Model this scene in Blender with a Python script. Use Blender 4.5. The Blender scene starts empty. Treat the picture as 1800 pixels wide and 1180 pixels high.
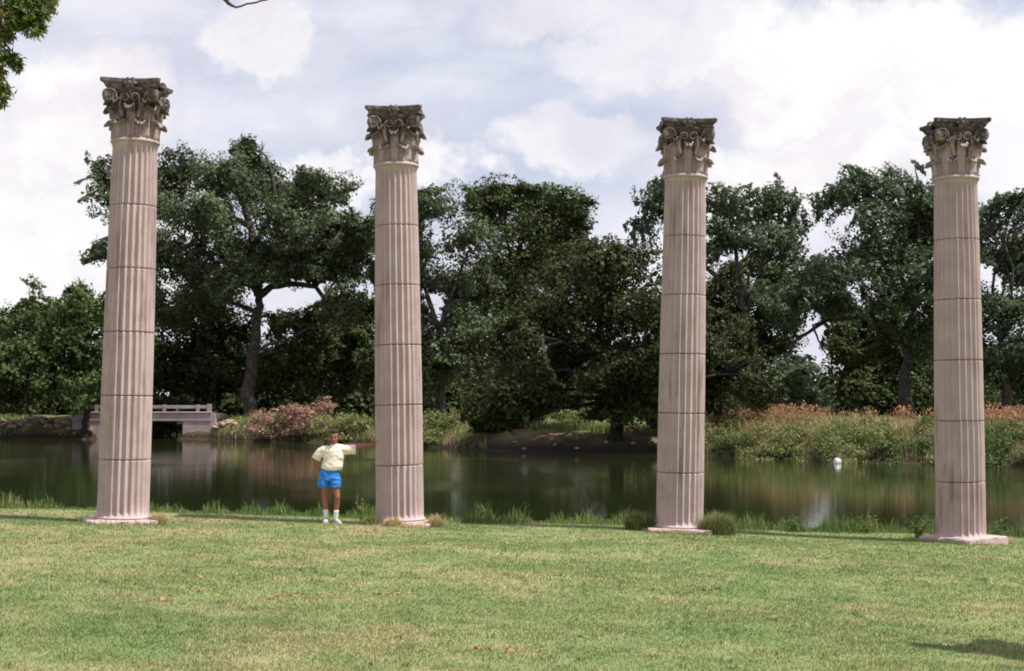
import bpy, bmesh, math, random
import numpy as np
from mathutils import Vector, Matrix, noise as mnoise

R = math.radians
SC = bpy.context.scene
COL = SC.collection
rng = np.random.default_rng(7)
random.seed(7)

# ------------------------------------------------------------------ camera
CAMZ, FPX, PITCH = 2.27, 2600.0, math.atan(120/2600)
cam = bpy.data.cameras.new('camera')
cam.sensor_width = 36.0
cam.lens = 36.0*FPX/1800.0
cam.clip_end = 5000
camo = bpy.data.objects.new('camera', cam)
COL.objects.link(camo)
camo.location = (0, 0, CAMZ)
camo.rotation_euler = (R(90)+PITCH, 0, 0)
SC.camera = camo

# ------------------------------------------------------------------ sun + sky
EL, AZ = R(62), R(19)
S = Vector((math.cos(EL)*math.cos(AZ), -math.cos(EL)*math.sin(AZ), math.sin(EL)))
sun = bpy.data.lights.new('sun', 'SUN')
sun.energy = 4.9
sun.angle = R(0.53)
sun.color = (1.0, 0.96, 0.90)
suno = bpy.data.objects.new('sun', sun)
COL.objects.link(suno)
suno.rotation_euler = S.to_track_quat('Z', 'Y').to_euler()

SC.view_settings.view_transform = 'Standard'
SC.view_settings.look = 'None'
SC.view_settings.exposure = 0.35
SC.view_settings.gamma = 1.0
SC.view_settings.use_curve_mapping = False
SC.render.engine = 'CYCLES'
SC.cycles.filter_width = 1.9


def ray(px, py):
    """view direction of a measured point of the photograph (y = 1)"""
    u, v = (px-900)/FPX, (590-py)/FPX
    d = Vector((u, math.cos(PITCH)-v*math.sin(PITCH), math.sin(PITCH)+v*math.cos(PITCH)))
    return d


def P(px, py, D):
    d = ray(px, py)
    return Vector((0, 0, CAMZ)) + d*(D/d.y)


class NT:
    """small node helper"""
    def __init__(self, tree):
        self.t = tree

    def n(self, typ, ins=None, **props):
        nd = self.t.nodes.new(typ)
        for k, v in props.items():
            setattr(nd, k, v)
        for k, v in (ins or {}).items():
            s = nd.inputs[k]
            if hasattr(v, 'node') or isinstance(v, bpy.types.NodeSocket):
                self.t.links.new(v, s)
            else:
                s.default_value = v
        return nd

    def math(self, op, a, b=0.0, c=None, clamp=False):
        ins = {0: a, 1: b}
        if c is not None:
            ins[2] = c
        return self.n('ShaderNodeMath', ins, operation=op, use_clamp=clamp).outputs[0]

    def mix(self, f, a, b, bt='MIX'):
        nd = self.n('ShaderNodeMix', data_type='RGBA', blend_type=bt)
        for idx, v in ((0, f), (6, a), (7, b)):
            s = nd.inputs[idx]
            if isinstance(v, bpy.types.NodeSocket):
                self.t.links.new(v, s)
            else:
                if idx and len(v) == 3:
                    v = (*v, 1)
                s.default_value = v
        return nd.outputs[2]

    def noise(self, vec, scale, detail=4, rough=0.55, dist=0.0):
        nd = self.n('ShaderNodeTexNoise', {'Scale': scale, 'Detail': detail, 'Roughness': rough, 'Distortion': dist})
        if vec is not None:
            self.t.links.new(vec, nd.inputs['Vector'])
        return nd.outputs['Fac']

    def ramp(self, fac, lo, hi):
        nd = self.n('ShaderNodeMapRange', {'Value': fac, 'From Min': lo, 'From Max': hi, 'To Min': 0.0, 'To Max': 1.0},
                    interpolation_type='SMOOTHSTEP')
        return nd.outputs[0]

    def mapping(self, vec, scale=(1, 1, 1), loc=(0, 0, 0)):
        return self.n('ShaderNodeMapping', {'Vector': vec, 'Scale': scale, 'Location': loc}).outputs[0]


def build_world():
    w = bpy.data.worlds.new('World')
    SC.world = w
    w.use_nodes = True
    t = w.node_tree
    t.nodes.clear()
    k = NT(t)
    sky = k.n('ShaderNodeTexSky', sky_type='NISHITA', sun_disc=False, sun_elevation=EL,
              sun_rotation=math.atan2(S.x, S.y), dust_density=2.0, air_density=1.0, ozone_density=1.0)
    d = k.n('ShaderNodeTexCoord').outputs['Generated']
    # soft wobble of the direction so that cloud edges billow
    nz = k.n('ShaderNodeTexNoise', {'Vector': d, 'Scale': 11.0, 'Detail': 7.0, 'Roughness': 0.62})
    wob = k.n('ShaderNodeVectorMath', {0: nz.outputs['Color'], 1: (0.5, 0.5, 0.5)}, operation='SUBTRACT').outputs[0]
    wob = k.n('ShaderNodeVectorMath', {0: wob, 'Scale': 0.13}, operation='SCALE').outputs[0]
    dw = k.n('ShaderNodeVectorMath', {0: d, 1: wob}, operation='ADD').outputs[0]
    # broad cloud field over the whole sky
    field = k.noise(k.mapping(d, (1.0, 1.0, 2.6), (3.1, 0.4, 1.7)), 2.6, 8, 0.58, 0.25)
    m = k.math('MULTIPLY', k.ramp(field, 0.38, 0.66), 0.7)
    heap = None
    # the heaps of cloud seen above the trees
    for (px, py, rx, ry, amp) in ((150, 200, 150, 120, .95), (60, 420, 330, 200, .9), (450, 55, 95, 60, .85), (760, 290, 95, 75, 1.0),
                                  (600, 330, 150, 70, .8), (1600, 120, 420, 130, .95), (1250, 90, 330, 75, .65), (1420, 300, 260, 80, .95),
                                  (1000, 250, 150, 60, .7), (1150, 15, 300, 50, .6), (2300, 250, 500, 260, .9), (-500, 250, 420, 240, .9)):
        c = ray(px, py).normalized()
        df = k.n('ShaderNodeVectorMath', {0: dw, 1: tuple(c)}, operation='SUBTRACT').outputs[0]
        df = k.n('ShaderNodeVectorMath', {0: df, 1: (FPX/rx, FPX/rx, FPX/ry)}, operation='MULTIPLY').outputs[0]
        ln = k.n('ShaderNodeVectorMath', {0: df}, operation='LENGTH').outputs['Value']
        b = k.math('MULTIPLY', k.math('SUBTRACT', 1.0, k.ramp(ln, 0.66, 1.14)), amp)
        heap = b if heap is None else k.math('MAXIMUM', heap, b)
    # thin white veil everywhere, more of it low down
    z = k.n('ShaderNodeSeparateXYZ', {0: d}).outputs[2]
    low = k.math('SUBTRACT', 1.0, k.ramp(z, 0.0, 0.24))
    veil = k.math('ADD', 0.52, k.math('MULTIPLY', low, 0.26))
    shade = k.noise(k.mapping(dw, (1, 1, 2.0), (0.3, 0.9, 0.2)), 8.0, 5, 0.55)
    shade = k.ramp(shade, 0.34, 0.62)
    ccol = k.mix(shade, (6.9, 6.6, 7.2), (8.4, 8.2, 8.4))
    thin = k.mix(veil, sky.outputs[0], (6.0, 6.1, 7.4))
    col = k.mix(m, thin, ccol)
    hcol = k.mix(shade, (6.9, 6.6, 7.05), (8.3, 8.1, 8.1))
    col = k.mix(heap, col, hcol)
    bg = k.n('ShaderNodeBackground', {'Color': col, 'Strength': 0.1})
    out = k.n('ShaderNodeOutputWorld')
    t.links.new(bg.outputs[0], out.inputs[0])
    w.cycles.sampling_method = 'MANUAL'
    w.cycles.sample_map_resolution = 512


build_world()


# ------------------------------------------------------------------ materials
def new_mat(name):
    m = bpy.data.materials.new(name)
    m.use_nodes = True
    m.node_tree.nodes.clear()
    k = NT(m.node_tree)
    out = k.n('ShaderNodeOutputMaterial')
    return m, k, out


def wpos(k):
    return k.n('ShaderNodeNewGeometry').outputs['Position']


def simple_mat(name, c1, c2, scale=6.0, rough=0.8, bump=0.0, bscale=40.0, spec=0.3, detail=5):
    m, k, out = new_mat(name)
    tc = k.n('ShaderNodeTexCoord').outputs['Object']
    f = k.ramp(k.noise(tc, scale, detail), 0.32, 0.68)
    b = k.n('ShaderNodeBsdfPrincipled', {'Base Color': k.mix(f, c1, c2), 'Roughness': rough, 'Specular IOR Level': spec})
    if bump:
        bp = k.n('ShaderNodeBump', {'Height': k.noise(tc, bscale, 4), 'Strength': bump, 'Distance': 0.02})
        m.node_tree.links.new(bp.outputs[0], b.inputs['Normal'])
    m.node_tree.links.new(b.outputs[0], out.inputs[0])
    return m


def leaf_mat(name, dark, light, trans=0.25, patch=None, patch_scale=0.5, patch_lo=0.55, patch_hi=0.7, rough=0.55):
    m, k, out = new_mat(name)
    g = k.n('ShaderNodeNewGeometry')
    rnd = g.outputs['Random Per Island']
    big = k.ramp(k.noise(g.outputs['Position'], 0.45, 3), 0.3, 0.7)
    f = k.math('ADD', k.math('MULTIPLY', rnd, 0.6), k.math('MULTIPLY', big, 0.4))
    c = k.mix(f, dark, light)
    if patch:
        pf = k.ramp(k.noise(g.outputs['Position'], patch_scale, 3), patch_lo, patch_hi)
        pf = k.math('MULTIPLY', pf, k.ramp(rnd, 0.1, 0.75))
        c = k.mix(pf, c, patch)
    b = k.n('ShaderNodeBsdfPrincipled', {'Base Color': c, 'Roughness': rough, 'Specular IOR Level': 0.14})
    tr = k.n('ShaderNodeBsdfTranslucent', {'Color': c})
    mx = k.n('ShaderNodeMixShader', {0: trans, 1: b.outputs[0], 2: tr.outputs[0]})
    m.node_tree.links.new(mx.outputs[0], out.inputs[0])
    return m


def stone_mat(name, dirt, shade_tone=0.0):
    """pinkish cast stone; 'dirt' = amount of black weathering crust on the capitals"""
    m, k, out = new_mat(name)
    p = wpos(k)
    tc = k.n('ShaderNodeTexCoord').outputs['Object']
    orand = k.n('ShaderNodeObjectInfo').outputs['Random']
    c = k.mix(k.ramp(k.noise(p, 3.0, 6), 0.3, 0.7), (0.432, 0.322, 0.312), (0.518, 0.402, 0.388))
    c = k.mix(k.math('MULTIPLY', orand, 0.25), c, (0.47, 0.385, 0.365))
    # rust-brown runs down the flutes
    st = k.noise(k.mapping(p, (7.5, 7.5, 0.75)), 1.0, 5, 0.6)
    st2 = k.noise(k.mapping(p, (1, 1, 0.6), (4, 1, 2)), 0.75, 2)
    run = k.math('MULTIPLY', k.ramp(st, 0.49, 0.64), k.ramp(st2, 0.40, 0.60))
    c = k.mix(k.math('MULTIPLY', run, 0.55), c, (0.19, 0.105, 0.075))
    # fine speckle and pale chips
    sp = k.ramp(k.noise(p, 60, 3), 0.35, 0.7)
    c = k.mix(k.math('MULTIPLY', sp, 0.22), c, (0.25, 0.20, 0.18))
    ch = k.ramp(k.noise(k.mapping(p, (1, 1, 0.7)), 9, 2), 0.70, 0.76)
    c = k.mix(k.math('MULTIPLY', ch, 0.5), c, (0.55, 0.50, 0.47))
    rough = 0.9
    if shade_tone:  # brown painted in for shade between capital leaves; also tones the lower leaves
        shade_mask = k.math('ADD', 0.55, k.math('MULTIPLY', k.noise(p, 9, 4), 0.6), clamp=True)
        c = k.mix(k.math('MULTIPLY', shade_mask, shade_tone), c, (0.085, 0.055, 0.047))
    if dirt:
        z = k.n('ShaderNodeSeparateXYZ', {0: p}).outputs[2]
        zz = k.math('ADD', z, k.math('MULTIPLY', k.math('SUBTRACT', k.noise(p, 5, 5), 0.5), 1.1))
        df = k.ramp(zz, 7.30-0.50*dirt, 7.80-0.40*dirt)
        pat = k.ramp(k.noise(p, 13, 5), 0.30-0.12*dirt, 0.62)
        df = k.math('MULTIPLY', df, k.math('ADD', 0.5, k.math('MULTIPLY', pat, 0.5)))
        c = k.mix(k.math('MULTIPLY', df, 0.80+0.17*dirt), c, (0.055, 0.046, 0.043))
    b = k.n('ShaderNodeBsdfPrincipled', {'Base Color': c, 'Roughness': rough, 'Specular IOR Level': 0.2})
    bp = k.n('ShaderNodeBump', {'Height': k.noise(p, 45, 5), 'Strength': 0.35, 'Distance': 0.01})
    m.node_tree.links.new(bp.outputs[0], b.inputs['Normal'])
    m.node_tree.links.new(b.outputs[0], out.inputs[0])
    return m


def lawn_colour(k, p):
    """mown grass: green with straw-coloured worn areas"""
    a = k.ramp(k.noise(k.mapping(p, (0.75, 0.6, 1)), 0.6, 5, 0.62), 0.36, 0.66)
    b = k.ramp(k.noise(k.mapping(p, (1.2, 1.0, 1)), 2.0, 5, 0.65), 0.35, 0.68)
    c = k.mix(a, (0.150, 0.207, 0.074), (0.262, 0.282, 0.120))
    c = k.mix(k.math('MULTIPLY', b, 0.55), c, (0.155, 0.21, 0.075))
    cl = k.ramp(k.noise(k.mapping(p, (1, 1.3, 1), (7, 3, 0)), 3.4, 4, 0.6), 0.56, 0.70)
    c = k.mix(k.math('MULTIPLY', cl, 0.6), c, (0.115, 0.165, 0.05))
    x = k.n('ShaderNodeSeparateXYZ', {0: p})
    left = k.ramp(x.outputs[0], 4.0, -5.0)
    wn = k.math('ADD', k.noise(k.mapping(p, (0.8, 0.62, 1), (5, 2, 0)), 0.8, 6, 0.66), k.math('MULTIPLY', left, 0.07))
    worn = k.ramp(wn, 0.50, 0.69)
    c = k.mix(k.math('MULTIPLY', worn, 0.6), c, (0.37, 0.30, 0.165))
    return c


def ground_mat():
    m, k, out = new_mat('ground_material')
    p = wpos(k)
    lawn = lawn_colour(k, p)
    sep = k.n('ShaderNodeSeparateXYZ', {0: p})
    far = k.ramp(sep.outputs[1], 40, 48)
    # far bank: red-brown soil with rough grass
    soil = k.mix(k.ramp(k.noise(p, 0.9, 6, 0.6), 0.35, 0.65), (0.11, 0.066, 0.047), (0.25, 0.158, 0.118))
    gr = k.mix(k.ramp(k.noise(p, 1.7, 5), 0.35, 0.65), (0.055, 0.085, 0.025), (0.14, 0.15, 0.055))
    gf = k.ramp(k.noise(p, 0.32, 5, 0.6), 0.40, 0.60)
    up = k.ramp(sep.outputs[2], 0.55, 1.05)
    gf = k.math('MAXIMUM', k.math('MULTIPLY', gf, 0.75), up)
    bank = k.mix(gf, soil, gr)
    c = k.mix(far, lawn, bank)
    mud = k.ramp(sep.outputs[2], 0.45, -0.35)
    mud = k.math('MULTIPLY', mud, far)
    c = k.mix(mud, c, (0.032, 0.023, 0.017))  # mud, its colour darkened further for the tree shade on the bank
    c = k.mix(k.ramp(sep.outputs[2], -0.40, -0.52), c, (0.05, 0.038, 0.024))
    b = k.n('ShaderNodeBsdfPrincipled', {'Base Color': c, 'Roughness': 0.95, 'Specular IOR Level': 0.1})
    h = k.math('ADD', k.noise(p, 6, 5), k.math('MULTIPLY', k.noise(p, 45, 3), 0.5))
    bp = k.n('ShaderNodeBump', {'Height': h, 'Strength': 0.6, 'Distance': 0.03})
    m.node_tree.links.new(bp.outputs[0], b.inputs['Normal'])
    m.node_tree.links.new(b.outputs[0], out.inputs[0])
    return m


def lawn_blade_mat():
    m, k, out = new_mat('mown_grass_blade')
    g = k.n('ShaderNodeNewGeometry')
    c = lawn_colour(k, g.outputs['Position'])
    rnd = g.outputs['Random Per Island']
    c = k.mix(k.math('MULTIPLY', k.ramp(rnd, 0.86, 0.99), 0.7), c, (0.38, 0.33, 0.18))
    c = k.mix(k.math('MULTIPLY', k.ramp(rnd, 0.3, 0.0), 0.5), c, (0.09, 0.16, 0.03))
    c = k.mix(1.0, c, (1.06, 1.03, 1.06), 'MULTIPLY')
    b = k.n('ShaderNodeBsdfPrincipled', {'Base Color': c, 'Roughness': 0.6, 'Specular IOR Level': 0.3})
    tr = k.n('ShaderNodeBsdfTranslucent', {'Color': c})
    mx = k.n('ShaderNodeMixShader', {0: 0.35, 1: b.outputs[0], 2: tr.outputs[0]})
    m.node_tree.links.new(mx.outputs[0], out.inputs[0])
    return m


def water_mat():
    m, k, out = new_mat('pond_water')
    p = wpos(k)
    calm = k.ramp(k.noise(k.mapping(p, (0.06, 0.035, 1), (0, 0, 0)), 1.0, 3), 0.48, 0.66)
    w1 = k.noise(k.mapping(p, (1.1, 2.2, 1)), 1.3, 3, 0.5)
    w2 = k.noise(k.mapping(p, (1.4, 3.0, 1)), 5.0, 5, 0.65)
    h = k.math('ADD', k.math('MULTIPLY', w1, 0.5), k.math('MULTIPLY', w2, k.math('ADD', 0.12, k.math('MULTIPLY', calm, 1.3))))
    bp = k.n('ShaderNodeBump', {'Height': h, 'Strength': 0.12, 'Distance': 0.05})
    b = k.n('ShaderNodeBsdfPrincipled', {'Base Color': (0.016, 0.023, 0.007, 1), 'Roughness': 0.035, 'IOR': 1.33,
                                         'Specular IOR Level': 0.5, 'Normal': bp.outputs[0]})
    m.node_tree.links.new(b.outputs[0], out.inputs[0])
    return m


M = {
    'ground': ground_mat(),
    'lawn': lawn_blade_mat(),
    'water': water_mat(),
    'stone': stone_mat('pinkish_stone', 0.0),
    'mortar': simple_mat('rusty_mortar', (0.07, 0.035, 0.025), (0.14, 0.075, 0.055), 8, 0.95),
    'bark': simple_mat('grey_brown_bark', (0.035, 0.028, 0.024), (0.10, 0.082, 0.07), 3.0, 0.95, 0.8, 12),
    'dark_bark': simple_mat('dark_bark', (0.02, 0.016, 0.014), (0.05, 0.04, 0.034), 3.0, 0.95, 0.8, 12),
    'cotton': leaf_mat('cottonwood_leaf', (0.048, 0.074, 0.033), (0.150, 0.185, 0.090)),
    'cotton2': leaf_mat('cottonwood_leaf_bluish', (0.044, 0.072, 0.036), (0.140, 0.182, 0.098)),
    'mid': leaf_mat('mid_green_leaf', (0.042, 0.065, 0.022), (0.108, 0.138, 0.048)),
    'dark': leaf_mat('dark_elm_leaf', (0.026, 0.040, 0.013), (0.074, 0.092, 0.030)),
    'bright': leaf_mat('bright_green_leaf', (0.048, 0.082, 0.022), (0.120, 0.160, 0.055)),
    'brush': leaf_mat('bank_brush_leaf', (0.10, 0.145, 0.04), (0.26, 0.29, 0.105), 0.3, (0.36, 0.29, 0.15), 0.45, 0.45, 0.60),
    'tan': leaf_mat('straw_weed', (0.27, 0.23, 0.10), (0.48, 0.39, 0.20), 0.3, (0.12, 0.17, 0.05), 0.7, 0.5, 0.64),
    'rust': leaf_mat('rusty_seed_head', (0.28, 0.135, 0.07), (0.50, 0.29, 0.165), 0.25),
    'drypink': leaf_mat('dry_pink_brown_leaf', (0.25, 0.135, 0.095), (0.50, 0.32, 0.235), 0.25, (0.10, 0.15, 0.045), 0.9, 0.56, 0.68),
    'fringe': leaf_mat('shore_grass_blade', (0.070, 0.125, 0.030), (0.185, 0.255, 0.075), 0.35, (0.27, 0.25, 0.11), 1.6, 0.50, 0.66),
    'straw': leaf_mat('dry_straw_blade', (0.36, 0.27, 0.13), (0.62, 0.50, 0.28), 0.3),
    'soap': leaf_mat('sage_bush_blade', (0.10, 0.145, 0.045), (0.27, 0.28, 0.115), 0.3, (0.30, 0.25, 0.13), 2.5, 0.52, 0.68),
    'pecan': leaf_mat('near_leaflet', (0.085, 0.140, 0.034), (0.22, 0.27, 0.085), 0.45, (0.33, 0.17, 0.08), 5.0, 0.52, 0.62),
    'pod': simple_mat('brown_seed_pod', (0.16, 0.07, 0.035), (0.34, 0.17, 0.08), 20, 0.8),
    'rock': simple_mat('broken_pink_rock', (0.24, 0.15, 0.115), (0.44, 0.31, 0.25), 2.0, 0.95, 0.5, 8),
    'concrete': simple_mat('weathered_concrete', (0.31, 0.24, 0.225), (0.43, 0.345, 0.325), 0.9, 0.95, 0.3, 8),
    'deadleaf': leaf_mat('fallen_brown_leaf', (0.26, 0.13, 0.06), (0.46, 0.29, 0.16), 0.1),
    'jug': simple_mat('white_plastic', (0.78, 0.78, 0.77), (0.84, 0.84, 0.83), 5, 0.4),
    'skin': simple_mat('brown_skin', (0.26, 0.10, 0.058), (0.31, 0.125, 0.076), 9, 0.5, 0, 40, 0.4),
    'hair': simple_mat('dark_hair', (0.014, 0.010, 0.009), (0.03, 0.022, 0.018), 30, 0.7, 0.6, 60),
    'shirt': simple_mat('cream_cotton', (0.80, 0.69, 0.56), (0.85, 0.75, 0.63), 9, 0.9, 0.25, 25),
    'shorts': simple_mat('bright_blue_nylon', (0.018, 0.165, 0.52), (0.028, 0.215, 0.62), 12, 0.55, 0.2, 18),
    'sock': simple_mat('white_sock', (0.76, 0.75, 0.74), (0.82, 0.81, 0.80), 30, 0.9, 0.3, 60),
    'shoe': simple_mat('pale_shoe', (0.27, 0.235, 0.22), (0.48, 0.44, 0.42), 14, 0.7),
    'sole': simple_mat('shoe_sole', (0.55, 0.53, 0.50), (0.66, 0.64, 0.61), 14, 0.7),
    'eye': simple_mat('eye_dark', (0.02, 0.015, 0.012), (0.03, 0.02, 0.018), 9, 0.3),
    'lip': simple_mat('lip', (0.20, 0.07, 0.055), (0.24, 0.09, 0.07), 9, 0.5),
}


# ------------------------------------------------------------------ object helpers
def link(name, me, mat=None, parent=None, loc=(0, 0, 0), rotz=0.0):
    o = bpy.data.objects.new(name, me)
    COL.objects.link(o)
    if mat is not None and me is not None and not me.materials:
        me.materials.append(M[mat] if isinstance(mat, str) else mat)
    if parent:
        o.parent = parent
    o.location = loc
    o.rotation_euler[2] = rotz
    return o


def empty(name, loc, label, cat, group=None):
    o = bpy.data.objects.new(name, None)
    COL.objects.link(o)
    o.location = loc
    o.empty_display_size = 0.3
    tag(o, label, cat, group)
    return o


def tag(o, label=None, cat=None, group=None, kind=None):
    if label:
        o['label'] = label
    if cat:
        o['category'] = cat
    if group:
        o['group'] = group
    if kind:
        o['kind'] = kind
    return o


def np_mesh(name, V, F, smooth=False):
    """V (n,3) array, F (m,k) int array of equal-sided faces"""
    V = np.asarray(V, dtype=np.float32)
    F = np.asarray(F, dtype=np.int32)
    me = bpy.data.meshes.new(name)
    me.vertices.add(len(V))
    me.vertices.foreach_set('co', V.ravel())
    k = F.shape[1]
    me.loops.add(F.size)
    me.loops.foreach_set('vertex_index', F.ravel())
    me.polygons.add(len(F))
    me.polygons.foreach_set('loop_start', np.arange(len(F), dtype=np.int32)*k)
    me.polygons.foreach_set('loop_total', np.full(len(F), k, dtype=np.int32))
    if smooth:
        me.polygons.foreach_set('use_smooth', np.ones(len(F), dtype=bool))
    me.update(calc_edges=True)
    me.validate()
    return me


def py_mesh(name, V, F, smooth=False):
    me = bpy.data.meshes.new(name)
    me.from_pydata([tuple(v) for v in V], [], F)
    if smooth:
        me.polygons.foreach_set('use_smooth', np.ones(len(me.polygons), dtype=bool))
    me.update()
    return me


class Geo:
    """collects simple shapes for ONE mesh"""
    def __init__(self):
        self.V, self.F = [], []

    def add(self, V, F):
        o = len(self.V)
        self.V += [Vector(v) for v in V]
        self.F += [tuple(i+o for i in f) for f in F]

    def loft(self, rings, cap=True, closed=True):
        """rings: list of lists of points, equal count"""
        n = len(rings[0])
        V = [p for r in rings for p in r]
        F = []
        m = n if closed else n-1
        for i in range(len(rings)-1):
            for j in range(m):
                a, b = i*n+j, i*n+(j+1) % n
                F.append((a, b, b+n, a+n))
        if cap:
            F.append(tuple(range(n-1, -1, -1)))
            F.append(tuple(range((len(rings)-1)*n, len(rings)*n)))
        self.add(V, F)

    def tube(self, pts, radii, seg=8, cap=True, flat=None):
        pts = [Vector(p) for p in pts]
        rings = []
        up = None
        for i, p in enumerate(pts):
            d = (pts[min(i+1, len(pts)-1)]-pts[max(i-1, 0)])
            if d.length < 1e-6:
                d = Vector((0, 0, 1))
            d.normalize()
            if up is None:
                ref = Vector((0, 1, 0)) if abs(d.y) < 0.9 else Vector((1, 0, 0))
                up = (ref-d*ref.dot(d)).normalized()
            else:
                up = (up-d*up.dot(d))
                up = up.normalized() if up.length > 1e-5 else d.orthogonal().normalized()
            side = d.cross(up)
            r = radii[i] if hasattr(radii, '__len__') else radii
            fx = flat or 1.0
            rings.append([p+(side*math.cos(2*math.pi*j/seg)+up*(math.sin(2*math.pi*j/seg)*fx))*r for j in range(seg)])
        self.loft(rings, cap)

    def box(self, x0, x1, y0, y1, z0, z1, bev=0.0):
        if bev <= 0:
            V = [(x0, y0, z0), (x1, y0, z0), (x1, y1, z0), (x0, y1, z0), (x0, y0, z1), (x1, y0, z1), (x1, y1, z1), (x0, y1, z1)]
            F = [(3, 2, 1, 0), (4, 5, 6, 7), (0, 1, 5, 4), (1, 2, 6, 5), (2, 3, 7, 6), (3, 0, 4, 7)]
            self.add(V, F)
        else:
            def ring(z, i):
                return [Vector(q) for q in ((x0+i, y0+i, z), (x1-i, y0+i, z), (x1-i, y1-i, z), (x0+i, y1-i, z))]
            self.loft([ring(z0, bev), ring(z0+bev, 0), ring(z1-bev, 0), ring(z1, bev)])

    def ellipsoid(self, c, r, nu=14, nv=9, mat=None):
        c = Vector(c)
        rings = []
        for i in range(1, nv):
            th = math.pi*i/nv
            ring = []
            for j in range(nu):
                ph = 2*math.pi*j/nu
                v = Vector((r[0]*math.sin(th)*math.cos(ph), r[1]*math.sin(th)*math.sin(ph), -r[2]*math.cos(th)))
                if mat:
                    v = mat @ v
                ring.append(c+v)
            rings.append(ring)
        self.loft(rings)

    def mesh(self, name, smooth=False):
        return py_mesh(name, self.V, self.F, smooth)


# ------------------------------------------------------------------ terrain
SH_X = [-400, -150, -60, -41.9, -34.6, -24.2, -19.9, -14, -6, 0, 6.2, 10.9, 15.4, 19.6, 22.8, 45, 80, 400]
SH_Y = [118, 124, 121, 119.5, 117.2, 118.5, 110, 107, 98, 86, 81, 81, 73, 69, 66, 54, 48, 44]
WATER_Z = -0.55


def sstep(t):
    t = np.clip(t, 0, 1)
    return t*t*(3-2*t)


def wiggle(x, y):
    return 0.5*np.sin(x*0.9+1.3)+0.35*np.sin(x*2.3+y*0.3)+0.2*np.sin(x*5.1)


def terrain(x, y):
    x = np.asarray(x, dtype=float)
    y = np.asarray(y, dtype=float)
    lawn = np.maximum(-0.06-0.0287*x, -0.36)
    lawn = np.minimum(lawn, 0.45)
    lawn = lawn+0.022*np.clip(27.5-y, -10, 60)
    lawn = lawn+0.012*np.sin(x*1.1+y*0.4)+0.010*np.sin(x*0.5-y*1.3)
    drop = sstep((y-(29.8+0.18*np.sin(x*0.8)))/3.6)
    near = lawn*(1-drop)+(-1.5)*drop
    ys = np.interp(x, SH_X, SH_Y)+0.6*wiggle(x, 0)
    d = y-ys
    # bank height profile behind the far shore; steeper at the left
    left = sstep((-14-x)/8)
    prof = np.interp(d, [-6, -1.2, 0, 0.7, 3.5, 9, 40, 80], [-1.5, -0.95, -0.56, -0.2, 0.45, 0.85, 1.1, 1.1])
    profL = np.interp(d, [-6, -1.2, 0, 0.5, 2.6, 5, 40, 80], [-1.5, -0.95, -0.56, -0.1, 0.85, 1.05, 1.15, 1.15])
    far = prof*(1-left)+profL*left
    far = far+0.10*np.sin(x*0.7+y*0.5)*np.clip(d/3, 0, 1)+0.06*np.sin(x*2.1-y*1.3)*np.clip(d/3, 0, 1)
    # channel running under the bridge
    ch = sstep((3.6-np.abs(x+30.2))/0.9)*sstep((160-y)/10)
    far = far*(1-ch)+np.minimum(far, -1.3)*ch
    w = sstep((y-36)/6)
    return near*(1-w)+far*w


def tz(x, y):
    return float(terrain(np.array([x]), np.array([y]))[0])


def build_ground():
    xs = np.unique(np.concatenate([np.linspace(-600, -70, 12), np.arange(-70, -45, 3.0), np.arange(-45, 30, 0.45), np.arange(30, 70, 3.0), np.linspace(70, 600, 12)]))
    ys = np.unique(np.concatenate([np.linspace(-80, 0, 8), np.arange(0, 28, 0.7), np.arange(28, 35, 0.25), np.arange(35, 60, 3.0), np.arange(60, 136, 0.6), np.arange(136, 180, 4), np.linspace(180, 1500, 10)]))
    X, Y = np.meshgrid(xs, ys)
    Z = terrain(X, Y)
    V = np.stack([X.ravel(), Y.ravel(), Z.ravel()], 1)
    nx, ny = len(xs), len(ys)
    i = np.arange(nx-1)[None, :]+np.arange(ny-1)[:, None]*nx
    i = i.ravel()
    F = np.stack([i, i+1, i+1+nx, i+nx], 1)
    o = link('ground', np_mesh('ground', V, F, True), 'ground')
    tag(o, 'lawn sloping to the pond and earth banks on the far side', 'ground', kind='structure')
    g = Geo()
    g.add([(-420, 29.5, WATER_Z), (420, 29.5, WATER_Z), (420, 165, WATER_Z), (-420, 165, WATER_Z)], [(0, 1, 2, 3)])
    o = link('pond_water', g.mesh('pond_water'), 'water')
    tag(o, 'dark green pond water reflecting the trees', 'water', kind='structure')


build_ground()


# ------------------------------------------------------------------ columns
DZ = 1.128           # height of one drum
NFL, PPF = 24, 9
SH_BOT = 0.0


def shaft_r(z):
    """entasis: nearly straight low down, then narrowing"""
    t = max(0.0, min(1.0, z/6.77))
    return 0.447-0.058*t**1.9+0.004*math.sin(t*math.pi)


def flute_ring(z, r, depth, z_off=0.0):
    ring = []
    for f in range(NFL):
        for j in range(PPF):
            u = j/PPF
            a = 2*math.pi*(f+u)/NFL
            # 0..0.24 flat fillet, rest concave flute
            if u < 0.15:
                d = 0.0
            else:
                s = (u-1/9)/(8/9)*2-1
                d = math.sqrt(max(0.0, 1-s*s))
            ring.append(Vector(((r-depth*d)*math.cos(a), (r-depth*d)*math.sin(a), z)))
    return ring


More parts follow.
